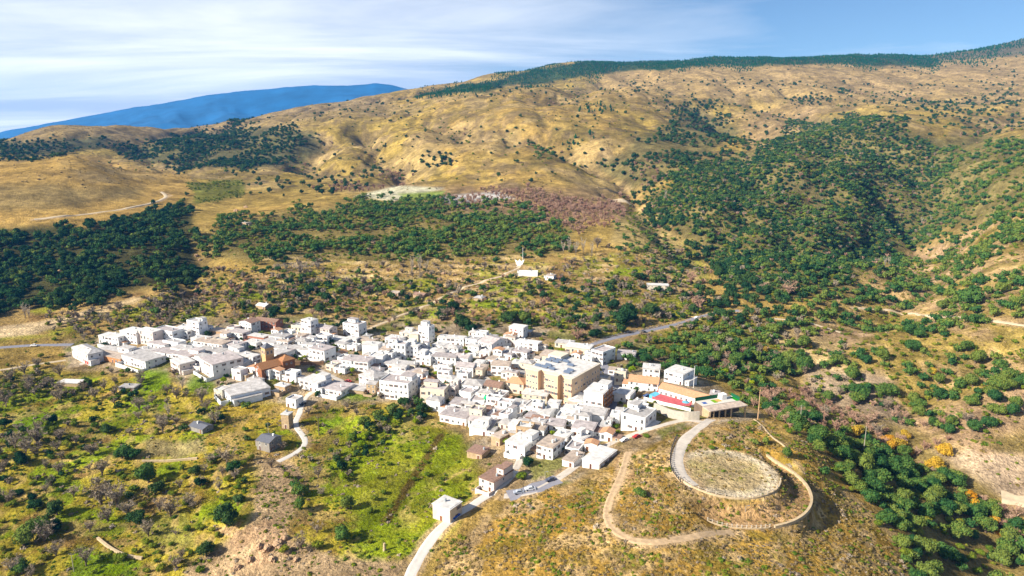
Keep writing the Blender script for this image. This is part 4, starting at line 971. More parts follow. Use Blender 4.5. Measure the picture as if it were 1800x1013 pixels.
        if .35 < k_ < .8:
            yd, yw = hr.uniform(2.5, 5), W*hr.uniform(.6, 1.0); yb = MB(); x0 = -yw/2; h2 = hr.uniform(1.1, 1.9)
            yb.box(x0, x0+.25, -yd, -.01, lo-1, h2).box(x0+.25, x0+yw, -yd, -yd+.25, lo-1, h2).box(x0+yw, x0+yw+.25, -yd, -.01, lo-1, h2); yb.build('yard_wall', WM, e)
    global LAST
    LAST = (W, Dp, H)
    wn_ = {'white':'white','cream':'cream','pink':'pale pink','ochre':'ochre','brick':'red brick','stone':'rough stone','shadeblue':'white','orange':'orange brick','grey':'grey cement'}[wall]
    st_ = {1:'low',2:'two storey',3:'three storey'}.get(max(1, round(H/3.0)), 'tall')
    rn_ = {'F':'flat '+rc+' roof','P':'walled roof terrace','G':rc+' pitched roof','T':'terracotta gabled roof','H':'grey hipped roof','K':'terracotta hipped roof'}[roof[0]]
    tag(e, label or f"{wn_} {st_} house with {rn_}, {where}", cat, group)
    return e
# ------------------------------------------------------------------ village: houses  (column, row of the front foot, width and height in picture pixels, where)
H_ = [
 (142,635,26,18,'west edge, two red garage doors',dict(yaw=-38,Dp=9,roof='H',garage=GARAGE[0])),
 (190,636,44,9,'low ruin beside the red garage house',dict(wall='orange',roof='F',rc='tan',win=True,dens=.4,upper=False,chimney=False,label='roofless looking orange brick house beside the house with red garage doors')),
 (236,645,40,15,'above the round green garden, west side',dict(yaw=-32,Dp=13,roof='F',rc='grey')),
 (192,607,34,15,'uppermost of the western row',dict(roof='F',rc='pale')),
 (227,604,28,20,'tall grey-sided one of the western row',dict(yaw=-24,Dp=10,roof='F',rc='pale')),
 (256,606,29,23,'westernmost pale facade, upper row',dict(wall='pink',roof='F',rc='pale')),
 (288,600,32,18,'back row, above the western lane',dict(roof='P')),
 (250,627,34,8,'long white row, first from the west',dict(roof='F',rc='grey',upper=False)),(285,628,34,8,'long white row, second from the west',dict(roof='F',rc='mauve',upper=False)),
 (190,622,38,6,'grey shed behind the brick ruin',dict(roof='F',rc='grey',win=False,upper=False,chimney=False)),
 (275,614,30,9,'stepped below the pale facade',dict(roof='F')),(262,640,26,9,'over the round green garden',dict(yaw=-30,roof='F',rc='pale')),
 (341,593,20,27,'tall one under the rocky bank',dict(yaw=-30,Dp=7,roof='P',upper=True)),
 (317,595,26,13,'left neighbour of the tall one',dict(roof='F',rc='pale')),
 (385,593,34,10,'behind the long arcaded row',dict(wall='ochre',roof='F',rc='tan',upper=False)),
 (414,598,26,13,'right neighbour of the ochre house',dict(roof='F',rc='mauve')),
 (432,587,21,20,'top row, reddish roof edge',dict(roof='Gy',rc='brown')),
 (450,601,28,9,'upper village, left of the lane bend',dict(wall='brick',roof='F',rc='pale',upper=False)),
 (366,617,50,14,'long two storey row in mid village west',dict(roof='F',rc='tan',upper=False,dens=1)),
 (404,619,26,12,'dark porch beside the long row',dict(roof='F',rc='mauve')),
 (322,624,44,9,'low row, west of the arcade',dict(roof='F',rc='grey',upper=False)),(366,626,42,9,'low row, east of the arcade',dict(roof='F',rc='grey',upper=False)),
 (401,634,27,10,'behind the blue-shaded block',dict(yaw=-34,Dp=11,roof='F',rc='grey')),
 (322,634,38,9,'above the leafless street tree',dict(roof='F',rc='mauve')),
 (364,660,22,24,'blue-shaded three storey block near the church',dict(yaw=-44,Dp=18,roof='F',rc='mauve',dens=1,upper=False)),
 (309,655,15,18,'behind the leafless street tree',dict(yaw=-44,Dp=9,roof='F',rc='pale',wall='pink')),
 (340,640,20,10,'small porch house left of the blue-shaded block',dict(roof='Gy',rc='brown')),
 (398,702,15,13,'long blue-shaded house below the church',dict(yaw=-52,Dp=21,roof='F',rc='grey',wall='shadeblue',dens=.7,upper=False)),
 (384,700,14,13,'lean-to at the west end of the long house',dict(wall='cream',roof='P')),
 (466,577,38,12,'ruin in the top row',dict(wall='brick',roof='G',rc='brown',dens=.6)),
 (521,583,18,9,'garden wall house, top row',dict(wall='cream',roof='P',upper=False)),
 (539,590,16,26,'narrow tall one, top row',dict(yaw=-32,Dp=7,roof='F',rc='pale',upper=False)),
 (565,591,28,14,'right of the narrow tall one',dict(yaw=-28,Dp=8,roof='G',rc='mauve',wall='pink')),
 (617,591,27,20,'top row, blue shaded terrace',dict(yaw=-26,Dp=9,roof='P',upper=True)),
 (487,603,28,11,'below the brick ruin',dict(roof='F',rc='grey')),(520,600,20,8,'below the cream garden wall',dict(wall='pink',roof='F',rc='tan')),
 (488,621,24,9,'left of the porch complex',dict(roof='F',rc='grey')),(526,625,40,11,'porch complex behind the church',dict(roof='F',rc='grey',upper=True)),
 (557,634,27,19,'blue gabled side, right of the church',dict(yaw=-30,Dp=10,roof='F',rc='mauve',upper=False)),
 (480,634,14,12,'squeezed behind the church tower',dict(yaw=-40,Dp=10,roof='F',rc='grey',upper=False)),(501,628,18,10,'right behind the church tower',dict(roof='F',rc='mauve')),
 (432,640,26,13,'left of the church tower',dict(roof='F',rc='pale')),
 (543,687,32,15,'detached below the church, dark garage',dict(yaw=-28,Dp=11,roof='F',rc='pale',upper=True)),
 (582,695,36,10,'wide low one beside the detached house',dict(yaw=-24,Dp=12,roof='F',rc='mauve',upper=False)),(622,692,34,6,'grey barn at the meadow edge',dict(yaw=-15,Dp=9,roof='F',rc='grey',win=False,upper=False,wall='stone')),
 (512,717,17,13,'at the head of the winding lane',dict(roof='P',Dp=6)),
 (651,627,28,20,'blank white gable, centre',dict(yaw=-12,roof='F',rc='pale',win=False,upper=False)),(661,643,24,15,'white, below the blank gable',dict(yaw=-14,roof='P',win=False)),
 (676,634,18,18,'red windows, right of the blank gable',dict(yaw=-12,roof='F',red=True)),
 (698,632,30,25,'big one with a row of balconies, centre',dict(yaw=-12,roof='P',dens=1,upper=True)),
 (724,631,22,22,'right of the balcony house',dict(yaw=-14,roof='F',rc='pale',upper=True,dens=1)),
 (745,604,18,28,'tall one at the top of the centre',dict(yaw=-28,Dp=7,roof='P',upper=True)),(721,602,28,15,'cream flank left of the tall one',dict(wall='cream',roof='F',rc='pale',dens=.4)),
 (640,606,30,7,'wall house under the meadow',dict(wall='cream',roof='F',rc='tan',win=False,upper=False)),
 (624,652,46,17,'long pink-roofed row, lower centre',dict(yaw=-16,Dp=10,roof='F',rc='mauve',upper=False,dens=1)),
 (696,650,44,9,'low row under the balconies',dict(yaw=-18,roof='F',rc='grey')),
 (644,681,25,18,'blue gable end in the lower centre',dict(yaw=-38,Dp=11,roof='H',upper=False)),
 (693,703,50,29,'largest on the southern meadow edge',dict(yaw=-18,Dp=12,roof='P',dens=.95,upper=True)),
 (760,709,42,22,'right of the largest meadow house',dict(yaw=-14,roof='P',wall='cream',upper=True)),
 (695,668,44,8,'pale row behind the largest meadow house',dict(roof='F',rc='pale',upper=False)),(726,665,24,10,'pink-roofed, beside the dark garden',dict(roof='F',rc='mauve')),
 (792,608,46,13,'five-windowed facade at the top',dict(yaw=-14,roof='F',rc='pale',dens=1,upper=False)),
 (828,611,20,13,'blue terrace right of the five-windowed facade',dict(yaw=-24,roof='P')),
 (852,617,24,14,'long blue-roofed side, top right',dict(yaw=-40,Dp=16,roof='G',rc='mauve')),
 (907,594,25,18,'solitary one at the top, blue end wall',dict(yaw=-26,Dp=8,roof='F',rc='pale',red=True,upper=False)),
 (925,615,40,12,'below the solitary top house',dict(roof='F',rc='pale',upper=False)),(913,631,26,12,'garage opening below the solitary house',dict(yaw=-26,roof='F',rc='mauve')),
 (780,642,42,14,'above the dark walled garden',dict(yaw=-14,roof='F',rc='mauve')),
 (792,624,26,12,'hipped, under the five-windowed facade',dict(roof='H')),(769,621,20,13,'left of the hipped one',dict(roof='F',rc='pale')),
 (811,641,22,12,'grey roofed, right of the hipped one',dict(roof='G',rc='mauve')),
 (816,662,31,17,'right of the dark walled garden',dict(yaw=-14,roof='G',rc='mauve',upper=False)),
 (879,661,32,18,'many small windows, left of the convent',dict(yaw=-10,roof='F',rc='tan',dens=1,upper=False)),
 (851,629,18,9,'under the red tiled wall',dict(roof='F',rc='pale')),(904,651,18,10,'white, between convent and upper lane',dict(roof='F',rc='pale')),
 (829,693,36,16,'grey hipped one, centre south',dict(yaw=-14,Dp=9,roof='H')),
 (864,694,28,14,'brown tiled, centre south',dict(yaw=-24,Dp=9,roof='G',rc='brown',wall='cream')),
 (905,692,30,18,'tiled annex left of the convent',dict(yaw=-22,Dp=9,roof='K',wall='cream',name='convent_annex')),
 (842,664,12,14,'small, brick shed beside it',dict(wall='cream',roof='F',rc='tan',upper=False)),
 (792,701,16,18,'dark porch, right of the cream house',dict(wall='pink',roof='P')),(817,705,20,14,'blank wall in the southern cluster',dict(yaw=-30,roof='P',win=False,upper=False)),
 (838,718,25,12,'green tank standing on its roof',dict(yaw=-14,roof='P',upper=False)),(874,711,16,12,'right of the roof with the green tank',dict(yaw=-24,roof='P')),
 (908,725,28,11,'below the tiled annex',dict(yaw=-24,roof='F',rc='grey')),
 (796,746,46,13,'western end of the southern cluster',dict(yaw=-24,Dp=10,roof='F',rc='mauve',upper=False)),(836,751,26,10,'gabled in the southern cluster',dict(roof='G',rc='mauve')),
 (840,765,30,13,'white end wall above the big meadow',dict(yaw=-18,roof='F',rc='pale',win=True,dens=.3)),(864,741,16,11,'narrow in the southern cluster',dict(roof='F',rc='mauve')),(885,745,16,14,'pale box in the southern cluster',dict(yaw=-30,roof='P')),
 (902,770,18,20,'tall blank wall above the stone barn',dict(yaw=-20,roof='F',rc='pale',win=False,upper=False)),
 (871,784,15,15,'stone barn',dict(yaw=-40,Dp=9,wall='stone',roof='F',rc='tan',dens=.4,label='rough ochre stone barn at the edge of the big meadow',upper=False)),
 (905,802,34,20,'large one over the lower lane',dict(yaw=-34,Dp=12,roof='F',rc='pale',dens=.6,upper=True)),
 (834,807,26,10,'ruin',dict(wall='stone',roof='F',rc='brown',dens=.4,upper=False,label='collapsing stone farm shed with pale tin roof at the meadow corner',chimney=False)),
 (957,807,28,21,'two round dark windows, lower village',dict(yaw=-32,Dp=11,roof='F',rc='tan',upper=False)),
 (942,769,28,14,'terraced roofs, lower village',dict(roof='F',rc='tan')),(974,758,34,9,'row of four doors, lower village',dict(yaw=-14,roof='F',rc='mauve',dens=1,upper=False)),
 (1023,769,38,14,'mauve roof, above the lower lane',dict(yaw=-20,Dp=9,roof='F',rc='mauve',upper=False)),(1014,785,16,12,'small with blue end, lower lane',dict(yaw=-40,Dp=7,roof='F',rc='pale')),
 (1005,800,24,9,'garage with dark arch, lower lane',dict(yaw=-26,roof='P',garage=GARAGE[1])),(998,821,20,10,'mauve roof below the garage',dict(yaw=-32,Dp=10,roof='F',rc='tan',win=False,upper=False)),
 (1038,824,30,12,'warehouse',dict(yaw=-36,Dp=15,roof='F',rc='pale',win=True,dens=.4,upper=False,chimney=False,label='long white warehouse with flat pale roof beside the lower lane')),
 (855,863,26,18,'last house by the white road',dict(yaw=-36,Dp=13,roof='F',rc='brown',wall='pink',upper=True)),
 (1012,718,26,13,'white gable below the convent',dict(yaw=-18,roof='Gy',rc='pale')),
 (1042,725,33,33,'tall white and orange brick block',dict(yaw=-28,Dp=14,roof='F',rc='pale',dens=.5,upper=True)),
 (1000,732,30,10,'white terrace below the gable',dict(roof='F',rc='pale',win=False,upper=False)),(1040,743,42,14,'grey roofed, below the tall block',dict(yaw=-20,Dp=9,roof='F',rc='grey',upper=False)),
 (971,728,20,16,'white, below the convent wing',dict(yaw=-18,roof='F',rc='pale',dens=.4)),(939,709,44,14,'cream wing with small windows under the convent',dict(yaw=-16,Dp=8,wall='cream',roof='F',rc='pale',dens=1,upper=False)),
 (1093,707,28,13,'white, across the square from the tall block',dict(yaw=-28,Dp=9,roof='F',rc='pale')),
 (1144,665,30,16,'schoolhouse, back left',dict(yaw=-14,roof='F',rc='pale',upper=False)),(1183,674,33,18,'schoolhouse with blue window wall',dict(yaw=-42,Dp=13,roof='F',rc='pale',dens=.9,upper=False)),
 (1130,688,52,15,'school wing with terracotta roof, left',dict(yaw=-18,Dp=9,roof='T',dens=.8)),
 (1112,757,42,24,'big white house above the hill path',dict(yaw=-34,Dp=13,roof='P',dens=.5,upper=True)),(1080,748,16,16,'small white, left of the hill path house',dict(roof='F',rc='pale')),
 (1049,641,20,22,'white block right behind the convent',dict(yaw=-44,Dp=13,roof='P',upper=False)),
 (1100,633,32,11,'white over maroon, by the bypass',dict(yaw=-16,Dp=7,roof='F',rc='mauve',dens=.3,upper=False)),
 (970,637,44,10,'cloister wing, left',dict(yaw=-20,Dp=12,wall='cream',roof='F',rc='tan',upper=False,win=False)),(1015,622,44,10,'cloister wing, back',dict(yaw=-20,Dp=10,wall='cream',roof='F',rc='pale',upper=False)),(990,612,30,8,'cloister wing, far end',dict(yaw=-20,Dp=8,wall='cream',roof='F',rc='grey',upper=False)),
 (1156,512,38,10,'farm',dict(yaw=-8,Dp=8,wall='cream',roof='F',rc='pale',label='long low cream farm building above the bypass bend',upper=False,dens=.6,chimney=False)),
 (927,486,36,7,'walled tank',dict(yaw=-6,Dp=6,roof='P',win=False,label='low white walled water tank beside the upper lane',upper=False,chimney=False,name='water_tank',cat='tank',door=False,group=None)),
 (966,492,14,7,'hut',dict(roof='F',rc='tan',label='small white hut right of the walled water tank',upper=False)),
 (735,525,18,6,'hut',dict(wall='stone',roof='G',rc='brown',label='stone field hut with brown roof below the upper lane',dens=.3)),(692,520,16,5,'hut',dict(wall='stone',roof='F',rc='tan',label='low stone sheepfold hut left of the upper lane',dens=.2,upper=False)),(840,530,15,6,'hut',dict(wall='stone',roof='H',label='small grey roofed hut beside the bright green plot',dens=.3)),
 (428,398,10,6,'hut',dict(wall='stone',roof='F',rc='tan',label='tiny stone hut on the terraced bank above the woods',dens=.0,upper=False,chimney=False)),(458,544,16,6,'hut',dict(wall='stone',roof='G',rc='pale',label='pale field hut beside the strip of bright grass',dens=.2)),
 (121,680,40,6,'barn',dict(yaw=-4,Dp=6,wall='stone',roof='F',rc='pale',label='long low stone barn in the western meadows',dens=.2,upper=False,chimney=False)),(345,760,22,8,'shed',dict(yaw=-30,wall='grey',roof='G',rc='slate',label='shed with blue grey tin roof among field trees',dens=.2,Dp=6)),
 (222,687,28,5,'barn',dict(yaw=-4,wall='grey',roof='F',rc='grey',Dp=6,label='low grey store beside the green meadow',dens=.1,upper=False,chimney=False)),(463,793,22,16,'ruin',dict(yaw=-24,Dp=8,wall='grey',roof='G',rc='slate',label='ruined grey farmhouse with sagging slate roof by the winding lane',dens=.8)),
 (776,916,30,23,'hut',dict(yaw=-34,Dp=7,wall='cream',roof='F',rc='pale',label='small cream hut with flat pale roof beside the white road',dens=.35,upper=False,chimney=False,cat='hut',name='roadside_hut')),
 (502,754,13,24,'hut',dict(yaw=-14,Dp=4,wall='stone',roof='F',rc='pale',label='tall narrow cream stone tower hut by the winding lane',dens=.25,upper=False,chimney=False,cat='tower',name='tower_hut')),
 (232,596,22,8,'white lean-to at the western back',dict(roof='F',rc='pale')),(600,640,14,9,'small box left of the pink-roofed row',dict(roof='P')),(744,642,26,13,'centre, behind the dark walled garden',dict(roof='P')),(738,626,16,14,'squeezed right of the balcony facade',dict(roof='F',rc='mauve')),
 (930,745,20,10,'white roofs under the cream wing',dict(roof='F',rc='mauve')),(915,757,22,10,'behind the tall blank wall',dict(roof='F',rc='grey')),(948,788,18,9,'annex left of the round windows',dict(roof='F',rc='tan',upper=False)),(985,777,24,9,'between the four doors and the garage',dict(roof='F',rc='pale')),(990,745,26,9,'below the white terrace',dict(roof='P')),
 (858,757,16,9,'grey gables, southern cluster',dict(roof='G',rc='mauve')),(818,735,20,10,'second gable row, southern cluster',dict(roof='G',rc='grey')),(800,721,22,10,'behind the western cluster end',dict(roof='F',rc='mauve')),(850,733,18,10,'brown roofed infill, southern cluster',dict(roof='G',rc='brown')),(780,733,18,9,'low infill above the big meadow',dict(roof='F',rc='pale')),(930,727,18,10,'white infill under the tiled annex',dict(roof='P')),(955,738,22,10,'white infill below the convent wing',dict(roof='F',rc='pale')),(1062,760,18,9,'last white box before the hill path',dict(roof='F',rc='grey')),
 (1068,706,14,8,'van-side shed on the square',dict(roof='F',rc='pale',win=False,upper=False)),(1255,702,16,7,'grey shed behind the school',dict(roof='F',rc='mauve',win=False,upper=False)),(838,650,16,9,'small box above the brick shed',dict(roof='F',rc='pale')),(868,642,22,9,'upper neighbour of the many-windowed house',dict(roof='F',rc='tan')),(890,632,18,9,'below the red tiled wall end',dict(roof='F',rc='mauve')),(935,650,20,9,'tan roofed, behind the convent',dict(roof='F',rc='tan')),(755,628,22,11,'white infill under the tall top house',dict(roof='F',rc='pale')),(690,606,26,10,'wall row below the meadow strip',dict(roof='F',rc='pale')),(587,604,40,6,'terrace wall house, top row',dict(roof='F',rc='pale',win=False,upper=False)),(655,664,20,10,'mauve roof above the blue gable end',dict(roof='F',rc='mauve')),
 (470,612,24,10,'grey roofs below the red brick house',dict(roof='F',rc='grey')),(440,613,22,10,'white infill, left of the lane bend',dict(roof='F',rc='pale')),(545,612,26,9,'long grey roof above the blue gabled side',dict(roof='F',rc='grey')),(380,604,24,9,'tan roofs behind the arcaded row',dict(roof='F',rc='tan')),(348,606,24,10,'white infill below the tall bank house',dict(roof='F',rc='pale')),(300,612,26,10,'white infill over the western lane',dict(roof='P')),(420,650,14,10,'box between church and blue-shaded block',dict(roof='P')),
]
for u, v, w, h, where, kw in H_:
    e_ = house(u, v, w, h, where, **kw)
    if where.startswith('tall white and orange'):       # its end wall is orange brick with balconies
        W, Dp, H = LAST
        MB().box(W/2+.005, W/2+.18, -.02, Dp+.02, -1.5, H-.02).build('brick_end_wall', W_['orange'], e_)
        for r_ in range(4):
            for c_ in range(3): link('window', WIN[3], e_, (W/2+.185, 2.4+c_*4.4, .8+r_*H/4), math.pi/2)
            MB().box(W/2+.18, W/2+1.2, 1.0, Dp-1.0, .45+r_*H/4, .62+r_*H/4).build('balcony', W_['orange'], e_)

# smaller houses and sheds that fill the lanes between them
VR = random.Random(404); fills = {}
FILL = [(125,640),(180,600),(330,585),(560,592),(960,590),(1080,640),(1130,690),(1120,755),(1040,800),(960,800),(870,790),(790,735),(640,690),(560,690),(440,690),(330,650),(220,645)]
nf_ = 0
for t_ in range(2600):
    u, v = VR.uniform(120, 1130), VR.uniform(585, 800)
    if nf_ >= 100: break
    if not inpoly(np.array([u]), np.array([v]), FILL)[0]: continue
    q = P1(u, v); th = math.radians(-22); ok = True
    for lx, ly in ((0, 2.5), (-2.2, 2.5), (2.2, 2.5), (0, 5)):
        x, y = q[0]+lx*math.cos(th)-ly*math.sin(th), q[1]+lx*math.sin(th)+ly*math.cos(th)
        if any((x-a)**2+(y-b)**2 < (c_*.85+1.0)**2 for a, b, c_ in CLEAR): ok = False; break
    if not ok: continue
    dl = [math.hypot(u-lu, v-lv) for _, lu, lv in LAND]; li = int(np.argmin(dl))
    dp = VR.uniform(4, 6.5); pxm = F/q[1]
    o = house(u, v, VR.uniform(4.5, 7.5)*pxm, VR.choice([2.6, 3.0, 3.4, 5.2, 5.6])*pxm*.93, '', Dp=dp, roof=VR.choice(['F','F','F','P','P','G','Gy','H']), wall=VR.choice(['white']*7+['pink','cream','stone']), upper=False, label='x')
    fills.setdefault((li, o['label']), []).append((dl[li], o)); nf_ += 1
allf = {}
for (li, _), L_ in fills.items(): allf.setdefault(li, []).extend(L_)
for li, L_ in allf.items():
    for rk, (_, o) in enumerate(sorted(L_, key=lambda t_: t_[0])):
        o['label'] = f'small infill house {ordinal(rk)} to {LAND[li][0]}'
print('INFILL', nf_)
# ------------------------------------------------------------------ roads, tracks and paths
M_road = mat('pale_concrete_road', alb(236,228,218), .95, .12, .5); M_lane = mat('village_lane', alb(222,210,196), .95, .18, .4); M_dirt = mat('dirt_path', alb(216,184,144), .95, .35, .6); M_asph = mat('asphalt', alb(158,156,166), .9, .18, .6); M_track = mat('gravel_track', alb(226,204,170), .95, .2, .4)
def smooth_line(pts, step=1.2):
    q = Ppoly(pts, 10)[:, :2] if not isinstance(pts, np.ndarray) else pts.copy()
    for _ in range(3): q[1:-1] = (q[:-2]+2*q[1:-1]+q[2:])/4
    L = np.concatenate([[0], np.cumsum(np.linalg.norm(np.diff(q, axis=0), axis=1))]); t = np.arange(0, L[-1], step)
    return np.stack([np.interp(t, L, q[:, 0]), np.interp(t, L, q[:, 1])], 1)
def ribbon(name, pts, width, M, lift=.10, clear=True, step=1.2, wv=.12):
    q = smooth_line(pts, step); tg = np.gradient(q, axis=0); tg /= np.linalg.norm(tg, axis=1, keepdims=True)+1e-9; nr_ = np.stack([-tg[:, 1], tg[:, 0]], 1)
    k = np.linspace(-.5, .5, 7); wd = width*(1+wv*(fbm(np.arange(len(q))*step/6, np.zeros(len(q)), 19)-.5)*2)
    X = q[:, 0:1]+nr_[:, 0:1]*k[None]*wd[:, None]; Y = q[:, 1:2]+nr_[:, 1:2]*k[None]*wd[:, None]
    Z = ground(X, Y); zc2 = np.maximum(Z, Z.mean(1, keepdims=True))+lift; zc2[:, 0] = Z[:, 0]-.1; zc2[:, -1] = Z[:, -1]-.1
    ix = np.arange(X.size).reshape(X.shape); qd = np.stack([ix[:-1, :-1], ix[:-1, 1:], ix[1:, 1:], ix[1:, :-1]], -1).reshape(-1, 4)
    o = link(name, npmesh(name, np.stack([X, Y, zc2], -1).reshape(-1, 3), qd[:, ::-1], M, smooth=True)); tag(o, kind='structure')
    if clear:
        for p in q[::3]: CLEAR.append((p[0], p[1], width*.5))
    return o
ribbon('road', *ROADS['road'], M_road)
ribbon('lower_lane', *ROADS['lower_lane'], M_lane)
ribbon('hill_drive', *ROADS['hill_drive'], M_lane)
ribbon('dirt_path', *ROADS['dirt_path'], M_dirt)
ribbon('upper_lane', *ROADS['upper_lane'], M_track)
ribbon('bypass_road', *ROADS['bypass_road'], M_asph)
ribbon('west_road', [(-60,618),(0,611),(60,607),(130,606)], 6.0, M_asph); ribbon('west_track', [(-60,660),(0,651),(60,641),(118,633)], 4.0, M_track)
ribbon('winding_lane', *ROADS['winding_lane'], M_road)
ribbon('east_track', *ROADS['east_track'], M_track); ribbon('hill_track', *ROADS['hill_track'], M_track, .4)
ribbon('east_lower_track', [(1360,560),(1420,566),(1480,585)], 3.0, M_track); ribbon('farm_drive', [(1760,872),(1790,880),(1830,884)], 9.0, M_track, wv=.3)
ribbon('bench_track', [(1060,348),(1090,352),(1112,362)], 7.0, M_track, .4)
ribbon('street', [(140,640),(215,628),(300,622),(390,640),(450,605),(510,600)], 4.5, M_lane); ribbon('street', [(560,650),(640,690),(735,640),(830,630),(900,612)], 4.0, M_lane); ribbon('street', [(905,826),(925,790),(930,755),(900,712),(880,690),(850,660)], 4.0, M_lane); ribbon('street', [(1040,790),(1066,735),(1085,690),(1075,660),(1060,640)], 6.0, M_asph)
def slab(name, pts, M, up=.3, parent=None, z=None):
    q = P([p[0] for p in pts], [p[1] for p in pts]); z1 = (q[:, 2].max() if z is None else z)+up; n_ = len(q)
    vs = [(x, y, z1) for x, y, _ in q]+[(x, y, zz_-.6) for x, y, zz_ in q]
    fs = [tuple(range(n_))]+[(i, i+n_, (i+1) % n_+n_, (i+1) % n_) for i in range(n_)]
    me_ = D.meshes.new(name); me_.from_pydata(vs, [], fs); me_.materials.append(M); me_.update()
    import bmesh as _b; bm = _b.new(); bm.from_mesh(me_); _b.ops.recalc_face_normals(bm, faces=bm.faces); bm.to_mesh(me_); bm.free()
    return link(name, me_, parent)
ribbon('car_park', [(893,872),(915,866),(945,857),(985,841)], 8.5, M_asph, .14, wv=.35)

# ------------------------------------------------------------------ walls, fences
M_post = mat('limewashed_posts', (.52, .45, .36), .9, .2, 2); M_wstone = mat('pale_stone_wall', alb(226,200,160), .95, .3, 1.0); M_wbrown = mat('brown_rubble_wall', (0.27,0.16,0.09), .95, .4, 1.0)
def wall_run(name, pts, h, th, M, label, cat='wall', posts=0, ph=1.0, rail=False, below=1.5, step=1.6, pm=None, level=None):
    q = smooth_line(pts, step); tg = np.gradient(q, axis=0); tg /= np.linalg.norm(tg, axis=1, keepdims=True)+1e-9; nr_ = np.stack([-tg[:, 1], tg[:, 0]], 1)*th/2
    z = ground(q[:, 0], q[:, 1]); n_ = len(q)
    for _ in range(4): z[1:-1] = (z[:-2]+2*z[1:-1]+z[2:])/4
    e = D.objects.new(name, None); COL.objects.link(e); e.location = (q[0, 0], q[0, 1], z[0]); o = np.array([q[0, 0], q[0, 1], z[0]])
    ring = lambda s_, zz_: np.stack([q[:, 0]+s_*nr_[:, 0], q[:, 1]+s_*nr_[:, 1], zz_], 1)-o
    V = np.concatenate([ring(-1, z-below), ring(1, z-below), ring(1, z+h), ring(-1, z+h)]); fs = []
    for i in range(n_-1):
        for a, b in ((0, 1), (1, 2), (2, 3), (3, 0)): fs.append((a*n_+i, a*n_+i+1, b*n_+i+1, b*n_+i))
    fs += [(0, n_, 2*n_, 3*n_), (4*n_-1, 3*n_-1, 2*n_-1, n_-1)]
    me_ = D.meshes.new('wall'); me_.from_pydata(V.tolist(), [], fs); me_.materials.append(M); me_.update(); link('wall_body' if h > .05 else 'footing', me_, e)
    if posts:
        pmsh = MB().box(-.13, .13, -.13, .13, -.2, ph).box(-.17, .17, -.17, .17, ph, ph+.08).mesh('post', pm or M_post)
        for i in range(0, n_, max(1, int(posts/step))): link('post', pmsh, e, (q[i, 0]-o[0], q[i, 1]-o[1], z[i]+h-o[2]))
    if rail:
        for rz_ in ((.45, .85) if rail is True else rail):
            mb = MB(); mb.tube([(*(q[i]-o[:2]), z[i]+h+ph*rz_-o[2]) for i in range(n_)], .05, 5); mb.build('rail', pm or M_post, e)
    for p in q[::2]: CLEAR.append((p[0], p[1], .8))
    tag(e, label, cat); return e
def arc(a0, a1, r): return np.array([(HC[0]+r*math.cos(math.radians(t)), HC[1]+r*math.sin(math.radians(t))) for t in np.linspace(a0, a1, 60)])
wall_run('terrace_parapet', arc(-165, -20, HR+.2), .5, .6, M_wstone, 'pale curved parapet with posts along the front of the round hilltop terrace', 'parapet', 3.6, .9, [.8])
wall_run('terrace_fence', [(1190,768),(1179,790),(1176,815),(1180,832),(1198,850)], .25, .3, M_wstone, 'dark railed fence on the outer edge of the hill drive', 'fence', 1.8, 1.1, True, pm=M_dkm)
wall_run('path_parapet', arc(-118, -76, KW-.6), .45, .5, M_wstone, 'pale lower parapet with posts at the end of the dirt path', 'parapet', 2.4, .9, [.8], below=2.5)
wall_run('retaining_wall', arc(-75, 42, KW-.4), .9, .9, M_wstone, 'tall curved stone retaining wall shaded on the east side of the hilltop', 'wall', below=6)
wall_run('garden_wall', [(1392,800),(1378,782),(1350,768),(1345,752),(1325,738)], .5, .5, M_wstone, 'low pale wall from the hilltop to the pillared shelter', 'wall')
wall_run('school_wall', [(1132,703),(1150,708),(1180,716),(1216,724)], 1.6, .4, W_['white'], 'white boundary wall in front of the red playground', 'wall', below=3)
wall_run('embankment_wall', [(1150,722),(1175,735),(1200,740),(1232,738)], 4.0, .8, M_conc, 'high pale embankment wall below the playground', 'wall', below=2)
wall_run('garden_wall', [(438,704),(455,697),(478,691),(510,686)], 1.8, .5, W_['white'], 'white curving wall below the long blue-shaded house', 'wall')
wall_run('terrace_wall', [(512,641),(540,642),(574,641)], 2.2, .6, M_wbrown, 'brown rubble terrace wall right of the church', 'wall')
wall_run('tiled_wall', [(838,637),(856,630),(872,622),(888,615)], 2.0, .6, R_['brown'], 'long brown tile topped wall in the upper village', 'wall')
wall_run('terrace_wall', [(540,600),(562,599),(586,599)], 1.8, .5, W_['white'], 'long white terrace wall under the top row of houses', 'wall')
wall_run('field_wall', [(172,948),(195,968),(222,980),(255,984)], .9, .8, M_wstone, 'curved dry stone wall on the lower meadow', 'wall')
wall_run('field_wall', [(250,812),(300,812),(352,806)], .9, .8, M_wstone, 'dry stone wall under the trampled paddock', 'wall')
wall_run('guard_rail', [(1046,602),(1080,590),(1130,580),(1165,573)], .15, .2, M_conc, 'steel guard rail along the bypass road', 'railing', 4, .8, [.75, .5], pm=M_metal)
wall_run('field_wall', [(1050,330),(1100,342)], 1.2, 1.2, M_wstone, 'stone bank above the pinkish orchard', 'wall')

